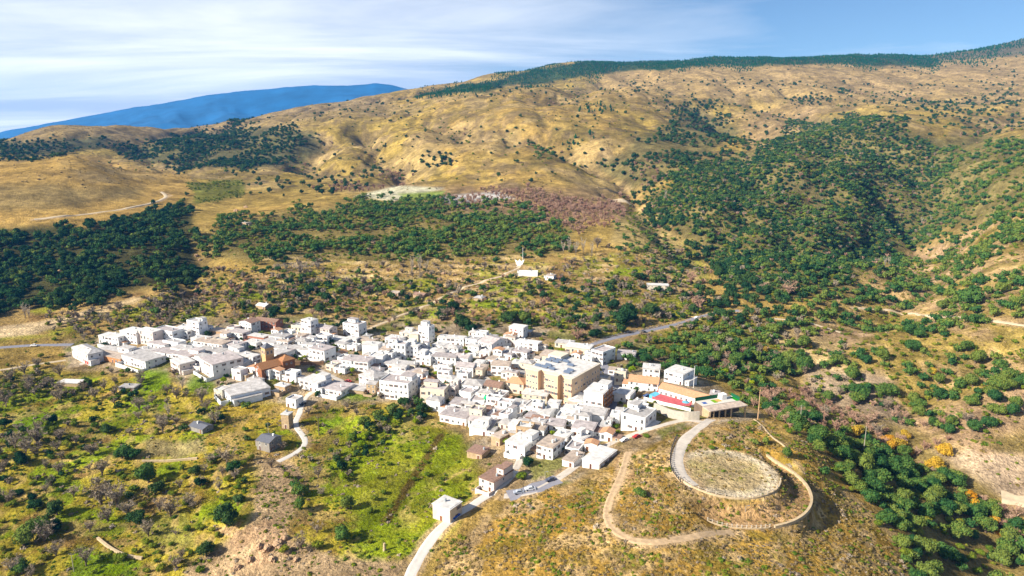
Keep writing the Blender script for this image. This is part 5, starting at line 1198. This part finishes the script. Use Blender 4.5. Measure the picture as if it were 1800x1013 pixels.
# ------------------------------------------------------------------ church
e, q = base_at(455, 666, 'brick_church', -45); th = math.radians(-45)
tag(e, 'brown brick church with tiled nave and square bell tower', 'church')
W, Dp, Hn = 9.0, 12.5, 6.6; lo = lowest(q, th, W, 28)-1
for k in range(5): CLEAR.append((q[0]+k*4.2*.7, q[1]+k*4.2*.7+2, 7.5))
mb = MB().box(-W/2, W/2, 0, Dp, lo, Hn); mb.build('nave_wall', W_['churchbrick'], e)
mb = MB().add([(-W/2,0,Hn),(W/2,0,Hn),(0,0,Hn+2.6),(-W/2,.4,Hn),(W/2,.4,Hn),(0,.4,Hn+2.6)], [(0,1,2),(5,4,3),(0,2,5,3),(1,4,5,2)]); mb.build('gable', W_['churchbrick'], e)
gable_mb(W, Dp, Hn, 2.7, 'y', .4).build('nave_roof', R_['churchtile'], e)
mb = MB().box(-W/2-1.2, W/2+1.2, Dp, Dp+7.5, lo, Hn+2.2); mb.build('transept_wall', W_['churchbrick'], e)
mb = hip_mb(W+2.4, 7.5, Hn+2.2, 2.2, .4); [None for _ in (0,)]
o = mb.build('transept_roof', R_['churchtile'], e); o.location = (0, Dp, 0)
mb = MB().box(-W/2-5, -W/2, 3, Dp-2, lo, 3.6); mb.build('aisle_wall', W_['churchbrick'], e)
mb = MB().add([(-W/2-5.3,2.7,3.5),(-W/2-5.3,Dp-1.7,3.5),(-W/2,Dp-1.7,5.2),(-W/2,2.7,5.2),(-W/2-5.3,2.7,3.7),(-W/2-5.3,Dp-1.7,3.7),(-W/2,Dp-1.7,5.4),(-W/2,2.7,5.4)], [(3,2,1,0),(4,5,6,7),(0,1,5,4),(1,2,6,5),(2,3,7,6),(3,0,4,7)]); mb.build('aisle_roof', R_['churchtile'], e)
T = 5.2; tx, ty = -W/2-1.0, Dp-3.5
tw = MB().box(tx-T/2, tx+T/2, ty-T/2, ty+T/2, lo, 15.5).box(tx-T/2-.2, tx+T/2+.2, ty-T/2-.2, ty+T/2+.2, 10.6, 11.0).box(tx-T/2-.3, tx+T/2+.3, ty-T/2-.3, ty+T/2+.3, 15.5, 16.0).build('tower', W_['towerbrick'], e)
mb = MB().add([(tx-T/2-.4,ty-T/2-.4,16.0),(tx+T/2+.4,ty-T/2-.4,16.0),(tx+T/2+.4,ty+T/2+.4,16.0),(tx-T/2-.4,ty+T/2+.4,16.0),(tx,ty,18.6)], [(0,1,4),(1,2,4),(2,3,4),(3,0,4),(3,2,1,0)]); mb.build('tower_roof', R_['slate'], tw)
for dx, dy, rz in ((0, -T/2, 0), (T/2, 0, math.pi/2), (-T/2, 0, -math.pi/2)):
    for s in (-1, 1): link('belfry_opening', WIN[3], tw, (tx+dx+(s*1.1 if dy else 0), ty+dy+(s*1.1 if dx else 0), 12.2), rz)
for k in range(3): link('window', WIN[2], e, (W/2, 2.3+k*3.8, 4.2), math.pi/2)
link('window', WIN[0], e, (0, 0, 6.2)); link('door', DOORS[0], e, (0, 0, .1))
for k in range(2): link('window', WIN[2], e, (W/2+1.2, Dp+2.2+k*3, 6.2), math.pi/2)

# ------------------------------------------------------------------ convent
e, q = base_at(963, 706, 'convent', -36); th = math.radians(-36); W, H = metres(963, 706, 80, 47, -36); Dp = 30.0; lo = lowest(q, th, W, Dp)-1
tag(e, 'huge cream convent block with three projecting bays and solar panels on its roof', 'convent'); clear_box(q, th, W, Dp)
MB().box(-W/2, W/2, 3.0, Dp, lo, H).build('wall', W_['convent'], e)
fr = np.cumsum([0, 22, 12, 22, 11, 12])/79*W-W/2
for k in (0, 2, 4):
    b_ = MB().box(fr[k], fr[k+1], 0, 3.0, lo, H).build('bay', W_['convent'], e)
    MB().box(fr[k]-.2, fr[k+1]+.2, -.2, 3.0, H, H+.35).build('cornice', W_['cream'], b_)
MB().box(-W/2-.2, W/2+.2, 3.0, Dp+.2, H, H+.35).build('cornice', W_['cream'], e)
MB().box(-W/2+.6, W/2-.6, 3.4, Dp-.6, H+.35, H+.45).build('roof', R_['pale'], e)
MB().box(-W/2+.5, -W/2+9, Dp-9, Dp-1, H+.45, H+2.6).build('stair_head', W_['cream'], e)
for r_ in range(4):
    z = 1.6+r_*(H-2.2)/4
    for k in (0, 2, 4):
        n_ = 4 if k < 4 else 2
        for c_ in range(n_): hr.random() < .9 and link('window', hr.choice(WIN[:3]), e, (fr[k]+(fr[k+1]-fr[k])*(c_+.5)/n_, 0, z))
    for k in (1, 3): link('window', WIN[2], e, ((fr[k]+fr[k+1])/2, 3.0, z))
    for c_ in range(9): hr.random() < .85 and link('window', hr.choice(WIN[:3]), e, (W/2, 4.5+c_*2.9, z), math.pi/2)
    for c_ in range(6): link('window', WIN[0], e, (-W/2, 5+c_*4.2, z), -math.pi/2)
link('door', DOORS[0], e, (fr[0]+2.2, 0, .1)); link('door', DOORS[0], e, (fr[2]+2.2, 0, .1))
M_sol = mat('solar_glass', (0.10, 0.13, 0.19), .35, spec=.5)
sp_ = MB().add([(-1.9,-.8,.35),(1.9,-.8,.35),(1.9,.8,1.3),(-1.9,.8,1.3),(-1.9,-.8,.28),(1.9,-.8,.28),(1.9,.8,1.23),(-1.9,.8,1.23)], [(0,1,2,3),(7,6,5,4)]).box(-1.8,-1.7,.6,.7,0,1.15,1).box(1.7,1.8,.6,.7,0,1.15,1).box(-1.9,1.9,-.86,-.8,.3,.38,1).mesh('solar_panel', [M_sol, M_metal])
for i in range(5):
    for j in range(5):
        if hr.random() < .5: link('solar_panel', sp_, e, (-W/2+3.5+i*4.6+hr.uniform(-.3,.3), 6+j*3.6, H+.45))
mb = MB().box(W/2, W/2+6.5, -4, Dp*.72, lo-1, 4.2); mb.build('side_wing', W_['ochre'], e); MB().box(W/2+.0, W/2+6.8, -4.3, Dp*.72+.3, 4.2, 4.55).build('side_wing_roof', R_['tan'], e)
for c_ in range(6): link('window', WIN[2], e, (W/2+6.5, -2+c_*3.6, 1.8), math.pi/2)
for c_ in range(2): link('window', WIN[0], e, (W/2+1.8+c_*2.6, -4, 1.8))
# ornate orange end of the tall block and its balconies
# ------------------------------------------------------------------ school
e, q = base_at(1197, 706, 'school', -42); th = math.radians(-42); W, H = metres(1197, 706, 82, 13, -42); Dp = 8.5
tag(e, 'long white school with terracotta roof beside the red playground', 'school'); clear_box(q, th, W, Dp); lo = lowest(q, th, W, Dp)-.5
MB().add([(-W/2,0,lo),(W/2,0,lo),(W/2,Dp,lo),(-W/2,Dp,lo),(-W/2,0,H),(W/2,0,H),(W/2,Dp,H),(-W/2,Dp,H),(-W/2,Dp/2,H+1.5),(W/2,Dp/2,H+1.5)], [(0,1,5,4),(1,2,6,9,5),(2,3,7,6),(3,0,4,8,7)]).build('wall', W_['white'], e)
gable_mb(W, Dp, H, 1.6, 'x', .5).build('roof', R_['tile'], e)
for c_ in range(9): link('window' if c_ not in (3, 6) else 'door', WIN[0] if c_ not in (3, 6) else DOORS[0], e, (-W/2+W*(c_+.5)/9, 0, 1.1 if c_ not in (3, 6) else .05))
for c_ in range(2): link('window', WIN[0], e, (W/2, 2.5+3.4*c_, 1.1), math.pi/2)
e = D.objects.new('playground', None); COL.objects.link(e); pq = P1(1180, 703); e.location = (0, 0, 0); tag(e, 'red playground court with a pale blue corner beside the school', 'playground')
zr = float(max(P(1150, 703)[0, 2], P(1213, 714)[0, 2], P(1172, 697)[0, 2]))
slab('court', [(1158,692),(1218,708),(1212,720),(1192,718),(1146,705)], mat('red_court', (0.48,0.10,0.11), .9, .3, .5), .12, e, zr)
slab('blue_corner', [(1141,703),(1152,697.5),(1162,699),(1150,706)], mat('blue_court', (0.12,0.42,0.58), .9, .25, .5), .20, e, zr)
slab('yard', [(1215,709),(1240,714),(1234,728),(1212,722)], M_conc, .10, e, zr)
u0 = P1(1205, 716)
e = D.objects.new('sun_umbrella', None); COL.objects.link(e); e.location = u0; tag(e, 'pale blue sunshade on a pole at the corner of the red playground', 'umbrella')
MB().tube([(0,0,-.3),(0,0,3.2)], .06, 6).build('pole', M_metal, e)
MB().add([(1.9*math.cos(t), 1.9*math.sin(t), 2.6) for t in np.linspace(0, 2*math.pi, 8, endpoint=False)]+[(0,0,3.3)], [(i, (i+1) % 8, 8) for i in range(8)]).build('canopy', mat('blue_canvas', alb(120,196,222), .9), e)

# ------------------------------------------------------------------ pillared shelter with the play terrace on top
A_, B_ = P1(1249, 735), P1(1311, 735); dv_ = B_-A_; Ls = math.hypot(dv_[0], dv_[1]); ang_ = math.atan2(dv_[1], dv_[0]); zb = max(A_[2], B_[2])
e = D.objects.new('pillared_shelter', None); COL.objects.link(e); e.location = (A_[0], A_[1], zb); e.rotation_euler = (0, 0, ang_); tag(e, 'white flat-roofed shelter with a row of square pillars and a coloured play terrace', 'shelter')
for k in range(4): CLEAR.append((A_[0]+dv_[0]*k/3, A_[1]+3+dv_[1]*k/3, 5))
for x in (0, 1.9, 5, 8.3, 11.5, Ls-.3): MB().box(x-.28, x+.28, .2, .76, -3, 3.0).build('pillar', M_wstone, e)
MB().box(-.6, Ls+.4, -.3, 5.6, 3.0, 3.45).build('front_roof', R_['tan'], e)
MB().box(-.6, Ls+.4, 5.6, 12, -2, 3.5).build('back_wall', mat('dark_back_wall', (.16, .11, .08), .9, .3, .6), e)  # colour darkened to stand for the shade under the roof
MB().box(-.62, -.3, .4, 5.6, -2, 3.0).build('end_wall', W_['stone'], e)
MB().box(-.5, Ls+.3, 5.65, 11.9, 3.5, 3.58).build('play_terrace', mat('white_terrace', alb(240,232,220), .9, .08, .5), e)
for nm, c_, x0, x1, y0, y1 in (('blue_patch', (60,110,200), 1.5, 3.6, 7.5, 9.5), ('green_patch', (150,200,30), 7, 9, 7, 10.5), ('yellow_patch', (250,196,110), 9, 11.9, 7.6, 10.5), ('lawn_strip', (40,190,30), Ls-1.6, Ls+.2, 5.7, 10.5)): MB().box(x0, x1, y0, y1, 3.58, 3.62).build(nm, mat(nm, tuple(x*.55 for x in lin(*c_)), .9, .3, .6), e)
MB().box(12.2, 15.0, 8.6, 11.4, 3.62, 6.2).build('white_cabin', W_['white'], e)
gm_ = mat('green_fence_mesh', lin(20,84,56), .8)
MB().box(-.4, 12, 11.7, 11.85, 3.58, 5.4).build('green_screen', gm_, e); MB().box(Ls+.25, Ls+.39, 5.7, 11.8, 3.5, 5.2).build('green_screen', gm_, e)

# ------------------------------------------------------------------ poles, masts, shrine
def pole(u, v, hpx, label, r=.14, M=None, arm=True, name='utility_pole', cat='pole', lamp=False):
    q = P1(u, v); _, H = metres(u, v, 1, hpx, 0); e = D.objects.new(name, None); COL.objects.link(e); e.location = q; tag(e, label, cat)
    MB().tube([(0,0,-1),(0,0,H*.5),(0,0,H)], [r*1.3, r, r*.75], 8).build('shaft', M or M_conc, e)
    if arm:
        MB().box(-.9, .9, -.07, .07, H-.7, H-.55).build('crossarm', M_dkm, e)
        for x in (-.75, 0, .75): MB().tube([(x,0,H-.55),(x,0,H-.25)], .07, 6).build('insulator', M_metal, e)
    if lamp: MB().tube([(0,0,H-.1),(.8,0,H+.1)], .05, 5).build('bracket', M_metal, e); MB().box(.7, 1.3, -.12, .12, H+.02, H+.16).build('lamp_head', M_metal, e)
    return e
pole(1517, 800, 48, 'slim grey power pole standing alone below the shelter slope'); pole(1406, 745, 32, 'slim pale power pole behind the pillared shelter'); pole(1332, 738, 52, 'tall brown mast at the right end of the pillared shelter', .22, W_['ochre'], False, 'mast', 'mast')
pole(561, 765, 32, 'stout wooden pole in the field right of the winding lane', .2, M_bark); pole(473, 772, 28, 'thin pale pole behind the ruined farmhouse', .1); pole(1219, 682, 38, 'tall white lamp mast behind the school', .12, W_['white'], False, 'lamp_mast', 'lamp post', True)
pole(919, 462, 26, 'tall white mast at the hillside shrine', .2, W_['white'], False, 'mast', 'mast'); pole(130, 1005, 30, 'thin pole in the lower left meadow', .1); pole(1310, 900, 10, 'short lamp post on the bank under the hilltop terrace', .08, None, False, 'lamp_post', 'lamp post', True); pole(886, 604, 18, 'thin lamp post by the solitary top house', .08, None, False, 'lamp_post', 'lamp post', True)
pole(958, 846, 16, 'thin lamp post beside the two round street trees', .08, None, False, 'lamp_post', 'lamp post', True); pole(1073, 785, 18, 'lamp post at the bend of the lower lane', .08, None, False, 'lamp_post', 'lamp post', True); pole(1120, 835, 12, 'stub pole on the dry hillside by the dirt path', .08)
pole(676, 968, 12, 'stone marker pillar in the meadow left of the white road', .5, M_wstone, False, 'marker_pillar', 'pillar')
e, q = base_at(912, 470, 'hillside_shrine', -8); tag(e, 'small white stepped shrine beside the upper lane', 'shrine'); CLEAR.append((q[0], q[1], 8))
mb = MB(); [mb.box(-4.5+k*.9, 4.5-k*.9, k*1.0, 7, -3+k*1.1, -1.9+k*1.1) for k in range(4)]; mb.build('steps', W_['white'], e)
MB().add([(-2.6,5,1.2),(2.6,5,1.2),(4.6,5.4,6.2),(1.4,5.2,4.6),(0,5.2,6.8),(-1.4,5.2,4.6),(-4.6,5.4,6.2)]+[(-2.6,5.8,1.2),(2.6,5.8,1.2),(4.6,6.2,6.2),(1.4,6,4.6),(0,6,6.8),(-1.4,6,4.6),(-4.6,6.2,6.2)], [(0,1,2,3,4,5,6),(13,12,11,10,9,8,7)]+[(i, i+7, (i+1) % 7+7, (i+1) % 7) for i in range(7)]).build('wing_wall', W_['white'], e)
# roof tank
q = P1(854, 714); e = D.objects.new('roof_water_tank', None); COL.objects.link(e); e.location = (q[0], q[1]+1.0, q[2]+3.0); tag(e, 'round bright green water tank on a flat white roof', 'tank')
mb = MB(); mb.add((I1[0]*np.array([1.25, 1.25, 1.1])+np.array([0, 0, 1.2])).tolist(), I1[1].tolist()); mb.build('tank_body', mat('green_plastic', lin(20,170,110), .5), e); MB().tube([(0,0,2.1),(0,0,2.5)], .35, 8).build('lid', mat('green_plastic', lin(20,170,110), .5), e); MB().box(-.9, .9, -.9, .9, -3, .2).build('stand', W_['white'], e)

# ------------------------------------------------------------------ cars
M_tyre = mat('tyre_rubber', (.02, .02, .02), .9); M_cglass = mat('car_glass', (.02, .03, .04), .1, spec=.6)
def car_meshes():
    prof = [(-2.1,.35),(-2.1,.75),(-1.95,.9),(-1.2,.98),(-.55,1.48),(.75,1.5),(1.45,1.0),(1.95,.92),(2.1,.7),(2.1,.35)]
    mb = MB(); n_ = len(prof)
    mb.add([(x, -.86 if z < 1.1 else -.68, z) for x, z in prof]+[(x, .86 if z < 1.1 else .68, z) for x, z in prof], [tuple(range(n_)), tuple(range(2*n_-1, n_-1, -1))]+[(i, i+n_, (i+1) % n_+n_, (i+1) % n_) for i in range(n_)])
    gl = MB()
    gl.add([(-1.12,-.70,1.03),(-.6,-.62,1.44),(-.6,.62,1.44),(-1.12,.70,1.03)], [(0,1,2,3)]); gl.add([(1.38,-.70,1.06),(.82,-.62,1.47),(.82,.62,1.47),(1.38,.70,1.06)], [(3,2,1,0)])
    for s in (-1, 1): gl.add([(-1.0,s*.86,1.04),(1.25,s*.86,1.04),(.72,s*.71,1.44),(-.52,s*.71,1.44)], [(0,1,2,3) if s < 0 else (3,2,1,0)])
    wh = MB().tube([(0,-.1,0),(0,.1,0)], .33, 12)
    return mb, gl, wh
cb_, cg_, cw_ = car_meshes(); cgm, cwm = cg_.mesh('windows', M_cglass), cw_.mesh('wheel', M_tyre)
for u, v, yaw, c_, lb in [(800,910,58,(30,90,200),'bright blue car parked beside the flat-roofed roadside hut'),(928,800,40,(70,74,82),'dark grey car in the lane below the round windows'),(1077,686,30,(236,236,236),'white van-like car on the square by the tall block'),(1018,797,70,(60,64,72),'dark car under the garage arch of the lower lane'),(968,846,20,(70,74,90),'slate blue car parked by the two round street trees'),(912,868,10,(150,156,168),'silver car on the small car park, left'),(932,862,10,(196,198,204),'pale silver car on the small car park, right'),
                          (1138,698,20,(60,80,120),'dark blue car beside the pale blue corner of the playground'),(1236,718,0,(230,230,232),'white car in the school yard'),(532,712,70,(40,52,70),'dark car at the head of the winding lane'),(1085,660,40,(60,84,130),'blue car in the shade beside the convent'),(1225,560,20,(240,240,240),'white car on the bypass bend'),(1120,770,25,(150,40,36),'red car on the lower lane beside the hill path house'),(1098,776,30,(210,212,214),'silver car on the lower lane bend'),(1042,806,40,(40,44,50),'black car beside the white warehouse'),(240,630,8,(226,226,228),'white car on the western street'),(330,634,-5,(60,70,90),'navy car on the western street'),(612,672,-25,(200,60,50),'red car on the central street'),(690,668,40,(220,222,224),'white car on the central street bend'),(928,770,80,(120,124,130),'grey car on the southern street'),(905,720,-60,(230,230,226),'white car on the southern street under the tiled annex'),(60,609,4,(236,236,236),'white car on the west road'),(1130,585,15,(50,60,80),'dark car on the bypass road')]:
    q = P1(u, v); e = D.objects.new('car', None); COL.objects.link(e); e.location = (q[0], q[1], q[2]+.12); e.rotation_euler = (0, 0, math.radians(yaw)); tag(e, lb, 'car', 'cars in the village')
    link('body', cb_.mesh('body', mat('car_paint_%d_%d_%d' % c_, lin(*c_), .3, spec=.5)), e); link('windows', cgm, e)
    for x in (-1.3, 1.3):
        for y in (-.8, .8): link('wheel', cwm, e, (x, y, .33))
# ------------------------------------------------------------------ rocks
M_rock = mat('sandstone', alb(214,176,138), .95, .4, .7)
def rock_mesh(seed):
    r = np.random.default_rng(seed); v, f = ico(2); d = 1+.35*(r.random((len(v), 1))-.5)+.5*(vnoise(v[:, :1]*2+seed, v[:, 1:2]*2+v[:, 2:]*1.7, seed)-.5); v = v*d*np.array([1, .8, .65]); return npmesh('boulder', v, f, M_rock)
RK = [rock_mesh(900+k) for k in range(5)]
rocks = [(488,958,12),(470,966,10),(455,962,9),(500,948,8),(440,985,9),(478,985,10),(520,985,7),(418,1000,9),(505,972,7),(415,372,5),(425,378,4),(405,384,5),(432,365,4),(655,428,6),(665,436,5),(648,440,5),(690,432,5),(630,430,4),(345,450,4),(352,458,4),(360,445,4),(400,580,4),(385,572,4),(395,566,4),(372,578,4),(650,395,4),(710,415,4),(730,470,4),(760,478,4),(780,482,5),(800,484,4),(120,470,5),(105,478,5),(95,468,4)]
rl = {}
for k, (u, v, rp) in enumerate(rocks):
    q = P1(u, v); s_ = rp*q[1]/F; dl = [math.hypot(u-lu, v-lv) for _, lu, lv in LAND]; li = int(np.argmin(dl)); rl.setdefault(li, []).append((dl[li], k))
    o = link('boulder', RK[k % 5], None, (q[0], q[1], q[2]+s_*.15), hr.uniform(0, 6), (s_, s_*hr.uniform(.7, 1), s_*hr.uniform(.8, 1.2))); rocks[k] = (o, li, dl[li])
for li, L_ in rl.items():
    for rk, (_, k) in enumerate(sorted(L_)): tag(rocks[k][0], f'tan sandstone boulder {ordinal(rk)} to {LAND[li][0]}', 'boulder', 'sandstone outcrops')
def stuff(name, protos, P_, S_, label, cat):
    """One object for an uncountable mass: points carrying instances of PROTOS."""
    n_ = len(P_); me_ = D.meshes.new(name); me_.vertices.add(n_); me_.vertices.foreach_set('co', np.asarray(P_, np.float32).ravel())
    me_.attributes.new('sc', 'FLOAT_VECTOR', 'POINT').data.foreach_set('vector', np.asarray(S_, np.float32).ravel())
    me_.attributes.new('rot', 'FLOAT', 'POINT').data.foreach_set('value', rng.uniform(0, 6.28, n_).astype(np.float32))
    me_.attributes.new('pick', 'INT', 'POINT').data.foreach_set('value', rng.integers(0, len(protos), n_).astype(np.int32))
    o = link(name, me_); tag(o, label, cat, kind='stuff')
    t = D.node_groups.new(name+'_nodes', 'GeometryNodeTree')
    t.interface.new_socket('Geometry', in_out='INPUT', socket_type='NodeSocketGeometry'); t.interface.new_socket('Geometry', in_out='OUTPUT', socket_type='NodeSocketGeometry')
    gi, go = t.nodes.new('NodeGroupInput'), t.nodes.new('NodeGroupOutput')
    m2p = t.nodes.new('GeometryNodeMeshToPoints'); iop = t.nodes.new('GeometryNodeInstanceOnPoints'); jn = t.nodes.new('GeometryNodeJoinGeometry')
    for pm in protos:
        po = D.objects.new(name+'_source', pm)
        oi = t.nodes.new('GeometryNodeObjectInfo'); oi.inputs[0].default_value = po
        gti = t.nodes.new('GeometryNodeGeometryToInstance'); t.links.new(oi.outputs['Geometry'], gti.inputs[0]); t.links.new(gti.outputs[0], jn.inputs[0])
    def na(nm, ty):
        q = t.nodes.new('GeometryNodeInputNamedAttribute'); q.data_type = ty; q.inputs[0].default_value = nm; return q.outputs[0]
    cx = t.nodes.new('ShaderNodeCombineXYZ'); t.links.new(na('rot', 'FLOAT'), cx.inputs[2])
    t.links.new(gi.outputs[0], m2p.inputs[0]); t.links.new(m2p.outputs[0], iop.inputs['Points']); t.links.new(jn.outputs[0], iop.inputs['Instance'])
    iop.inputs['Pick Instance'].default_value = True
    t.links.new(na('pick', 'INT'), iop.inputs['Instance Index']); t.links.new(cx.outputs[0], iop.inputs['Rotation']); t.links.new(na('sc', 'FLOAT_VECTOR'), iop.inputs['Scale'])
    t.links.new(iop.outputs[0], go.inputs[0])
    md = o.modifiers.new('growth', 'NODES'); md.node_group = t
    return o
NAMES = dict(oak='holm_oak', darkoak='holm_oak', bush='bush', autumn='autumn_tree', lime='leafy_tree', pine='pine_tree', bare='leafless_tree', mauve='leafless_tree', poplar='poplar_tree')
GROUPS = dict(oak='green holm oaks', darkoak='dark holm oaks', bush='olive green bushes', autumn='autumn coloured trees', lime='yellow green trees', pine='pines', bare='grey leafless trees', mauve='pinkish leafless trees', poplar='pale poplars')
MASS = dict(oak=('oak_woodland','green holm oaks massed over the slopes','woodland'), darkoak=('dark_oak_woodland','dark holm oaks massed in the woods and dotted on far hills','woodland'), bush=('undergrowth','olive green bushes massed over slopes and field edges','undergrowth'),
    autumn=('autumn_foliage','orange leaved trees along the stream gully','woodland'), lime=('leafy_thicket','yellow green trees massed in gardens','thicket'), pine=('pine_forest','pine forest along the far ridge','forest'), bare=('leafless_thicket','grey leafless trees massed above the village','thicket'),
    mauve=('pinkish_thicket','pinkish leafless orchard trees massed on the bench','thicket'), poplar=('poplar_thicket','pale poplars massed at the wood edge','thicket'))
CL = np.array(CLEAR); _bx0, _by0 = -450, 120
BLK = np.full((960, 620), 99.0)                 # distance in metres to the nearest building or road edge, on a 1 m grid
for cx_, cy_, cr in CLEAR:
    i0, i1, j0, j1 = int(cx_-cr-5-_bx0), int(cx_+cr+6-_bx0), int(cy_-cr-5-_by0), int(cy_+cr+6-_by0)
    i0, i1, j0, j1 = max(i0, 0), min(i1, 960), max(j0, 0), min(j1, 620)
    if i0 >= i1 or j0 >= j1: continue
    gx, gy = np.meshgrid(np.arange(i0, i1)+_bx0+.5, np.arange(j0, j1)+_by0+.5, indexing='ij')
    BLK[i0:i1, j0:j1] = np.minimum(BLK[i0:i1, j0:j1], np.hypot(gx-cx_, gy-cy_)-cr)
def blocked(x, y, r_):
    i, j = np.floor(x-_bx0).astype(int), np.floor(y-_by0).astype(int)
    ok = (i >= 0) & (i < 960) & (j >= 0) & (j < 620)
    d = np.where(ok, BLK[np.clip(i, 0, 959), np.clip(j, 0, 619)], 99.0)
    return d < r_*.55
NEXP = 300
used = {}
for kd, lst in PLANTS.items():
    if not lst: continue
    arr = np.array(lst)
    arr = arr[~blocked(arr[:, 0], arr[:, 1], arr[:, 3])]
    u, v, d_ = project(arr[:, 0], arr[:, 1], arr[:, 2]+arr[:, 3])
    size = arr[:, 3]*F/d_
    inside = (u > -5) & (u < 1805) & (v > 0) & (v < 1020)
    cap = dict(oak=190, darkoak=110, bare=150, mauve=130, bush=280, pine=24).get(kd, 300)
    order = np.argsort(-np.where(inside, size, 0))
    pick = [k for k in order[:cap] if inside[k] and size[k] > 2.2]
    rest = np.setdiff1d(np.arange(len(arr)), pick)
    KD = KINDS[kd]; ranks = {}
    info = []
    for k in pick:
        dl = [math.hypot(u[k]-lu, (v[k]-lv)*1.6) for _, lu, lv in LAND]; li = int(np.argmin(dl))
        du, dv = u[k]-LAND[li][1], v[k]-LAND[li][2]
        side = ('to the right of' if du > 0 else 'to the left of') if abs(du) > abs(dv)*1.2 else ('beyond' if dv < 0 else 'in front of')
        info.append((k, li, side, dl[li]))
    for k, li, side, dd_ in sorted(info, key=lambda t_: t_[3]):
        key = (li, side); rk = ranks.get(key, 0); ranks[key] = rk+1
        sm = {'oak':'green','darkoak':'dark'}.get(kd, '')
        label = f"{KD['noun']} {side} {LAND[li][0]}, {ordinal(rk)}"
        x, y, z, r_, hf = arr[k]
        e = D.objects.new(NAMES[kd], None); COL.objects.link(e); e.empty_display_size = 0.5
        e.location = (x, y, z-0.05); e.scale = (r_*rng.uniform(.82, 1.15), r_*rng.uniform(.82, 1.15), r_*hf); e.rotation_euler = (0, 0, rng.uniform(0, 6.28))
        tag(e, label, KD['cat'], GROUPS[kd])
        link('trunk', KD['trunks'][k % len(KD['trunks'])], e); link('crown' if KD['cat'] == 'tree' else 'foliage', KD['crowns'][k % len(KD['crowns'])], e)
    if len(rest) >= 12:
        q = arr[rest]; nm, lb, ct = MASS[kd]
        stuff(nm, KD['lo'], q[:, :3]-np.array([0, 0, .1]), np.stack([q[:, 3], q[:, 3], q[:, 3]*q[:, 4]], 1), lb, ct)
    print('PLANTS', kd, len(arr), 'singles', len(pick), 'rest', len(rest))
# low scrub: uncountable tufts
def scrub(name, kd, zones, label):
    Q, S_ = [], []
    for pts, sp, cl_, (s0, s1) in zones:
        q = scatter(pts, sp, cl_)
        s_ = rng.uniform(s0, s1, len(q))*rng.choice([.7, 1, 1.3], len(q)); Q.append(q); S_.append(np.stack([s_, s_, s_*rng.uniform(.6, 1.0, len(q))], 1))
    Q, S_ = np.concatenate(Q), np.concatenate(S_)
    dk = (np.hypot(Q[:, 0]-HC[0], Q[:, 1]-HC[1]) > HR+1) | (rng.random(len(Q)) < .12); Q, S_ = Q[dk], S_[dk]
    keep = ~blocked(Q[:, 0], Q[:, 1], np.full(len(Q), .3)); Q, S_ = Q[keep], S_[keep]
    print('SCRUB', name, len(Q))
    stuff(name, TUFT[kd], Q, S_, label, 'scrub')
HSP = [(735,1060),(800,960),(900,885),(1060,835),(1180,768),(1250,752),(1345,745),(1420,792),(1480,850),(1560,920),(1680,1060)]
RSP = [(1400,560),(1560,480),(1700,400),(1860,340),(1860,1013),(1800,900),(1650,780),(1500,720),(1380,640)]
FLD = [(-40,650),(380,695),(520,725),(740,715),(780,760),(850,830),(830,880),(705,1040),(-40,1040)]
scrub('dry_scrub', 'dry', [(HSP, 1.35, (9, .26, .5, 201), (.3, .85)), (RSP, 5, (20, .3, .5, 202), (.5, 1.3)), (FLD, 5, (12, .4, .6, 203), (.3, .8)), (MIDG, 6, None, (.5, 1.2)), (HILLS, 15, (120, .3, .6, 204), (.7, 2.0))], 'dry straw coloured tufts over the hillsides')
scrub('green_scrub', 'green', [(HSP, 2.5, (10, .38, .56, 205), (.35, 1.05)), (RSP, 7, (20, .35, .5, 206), (.6, 1.6)), (FLD, 2.8, (14, .34, .56, 207), (.3, .95)), (MIDG, 6, (20, .35, .55, 208), (.6, 1.5)), ([(330,425),(1000,402),(980,450),(400,455)], 8, None, (.8, 1.8)), (SPUR, 7, None, (.8, 2.0))], 'small green shrubs over fields and slopes')
scrub('twiggy_scrub', 'twig', [(FLD, 7, (12, .42, .6, 209), (.4, 1.2)), (HSP, 5, (8, .5, .62, 210), (.5, 1.1)), (MIDG, 8, None, (.6, 1.5))], 'grey brown leafless scrub over fields')
# ------------------------------------------------------------------ haze
hz = MB().box(-9000, 9500, -300, 11900, -700, 900)
M_hz = D.materials.new('thin_air'); M_hz.use_nodes = True; nt = M_hz.node_tree; nt.nodes.clear()
out = node(nt, 'ShaderNodeOutputMaterial'); pv = node(nt, 'ShaderNodeVolumePrincipled')
pv.inputs['Color'].default_value = (0.08, 0.40, 1.0, 1); pv.inputs['Density'].default_value = 4.6e-5; pv.inputs['Anisotropy'].default_value = 0.0
nt.links.new(pv.outputs[0], out.inputs['Volume'])
tag(hz.build('haze', M_hz), 'thin blue air over the whole valley', 'haze', kind='stuff')
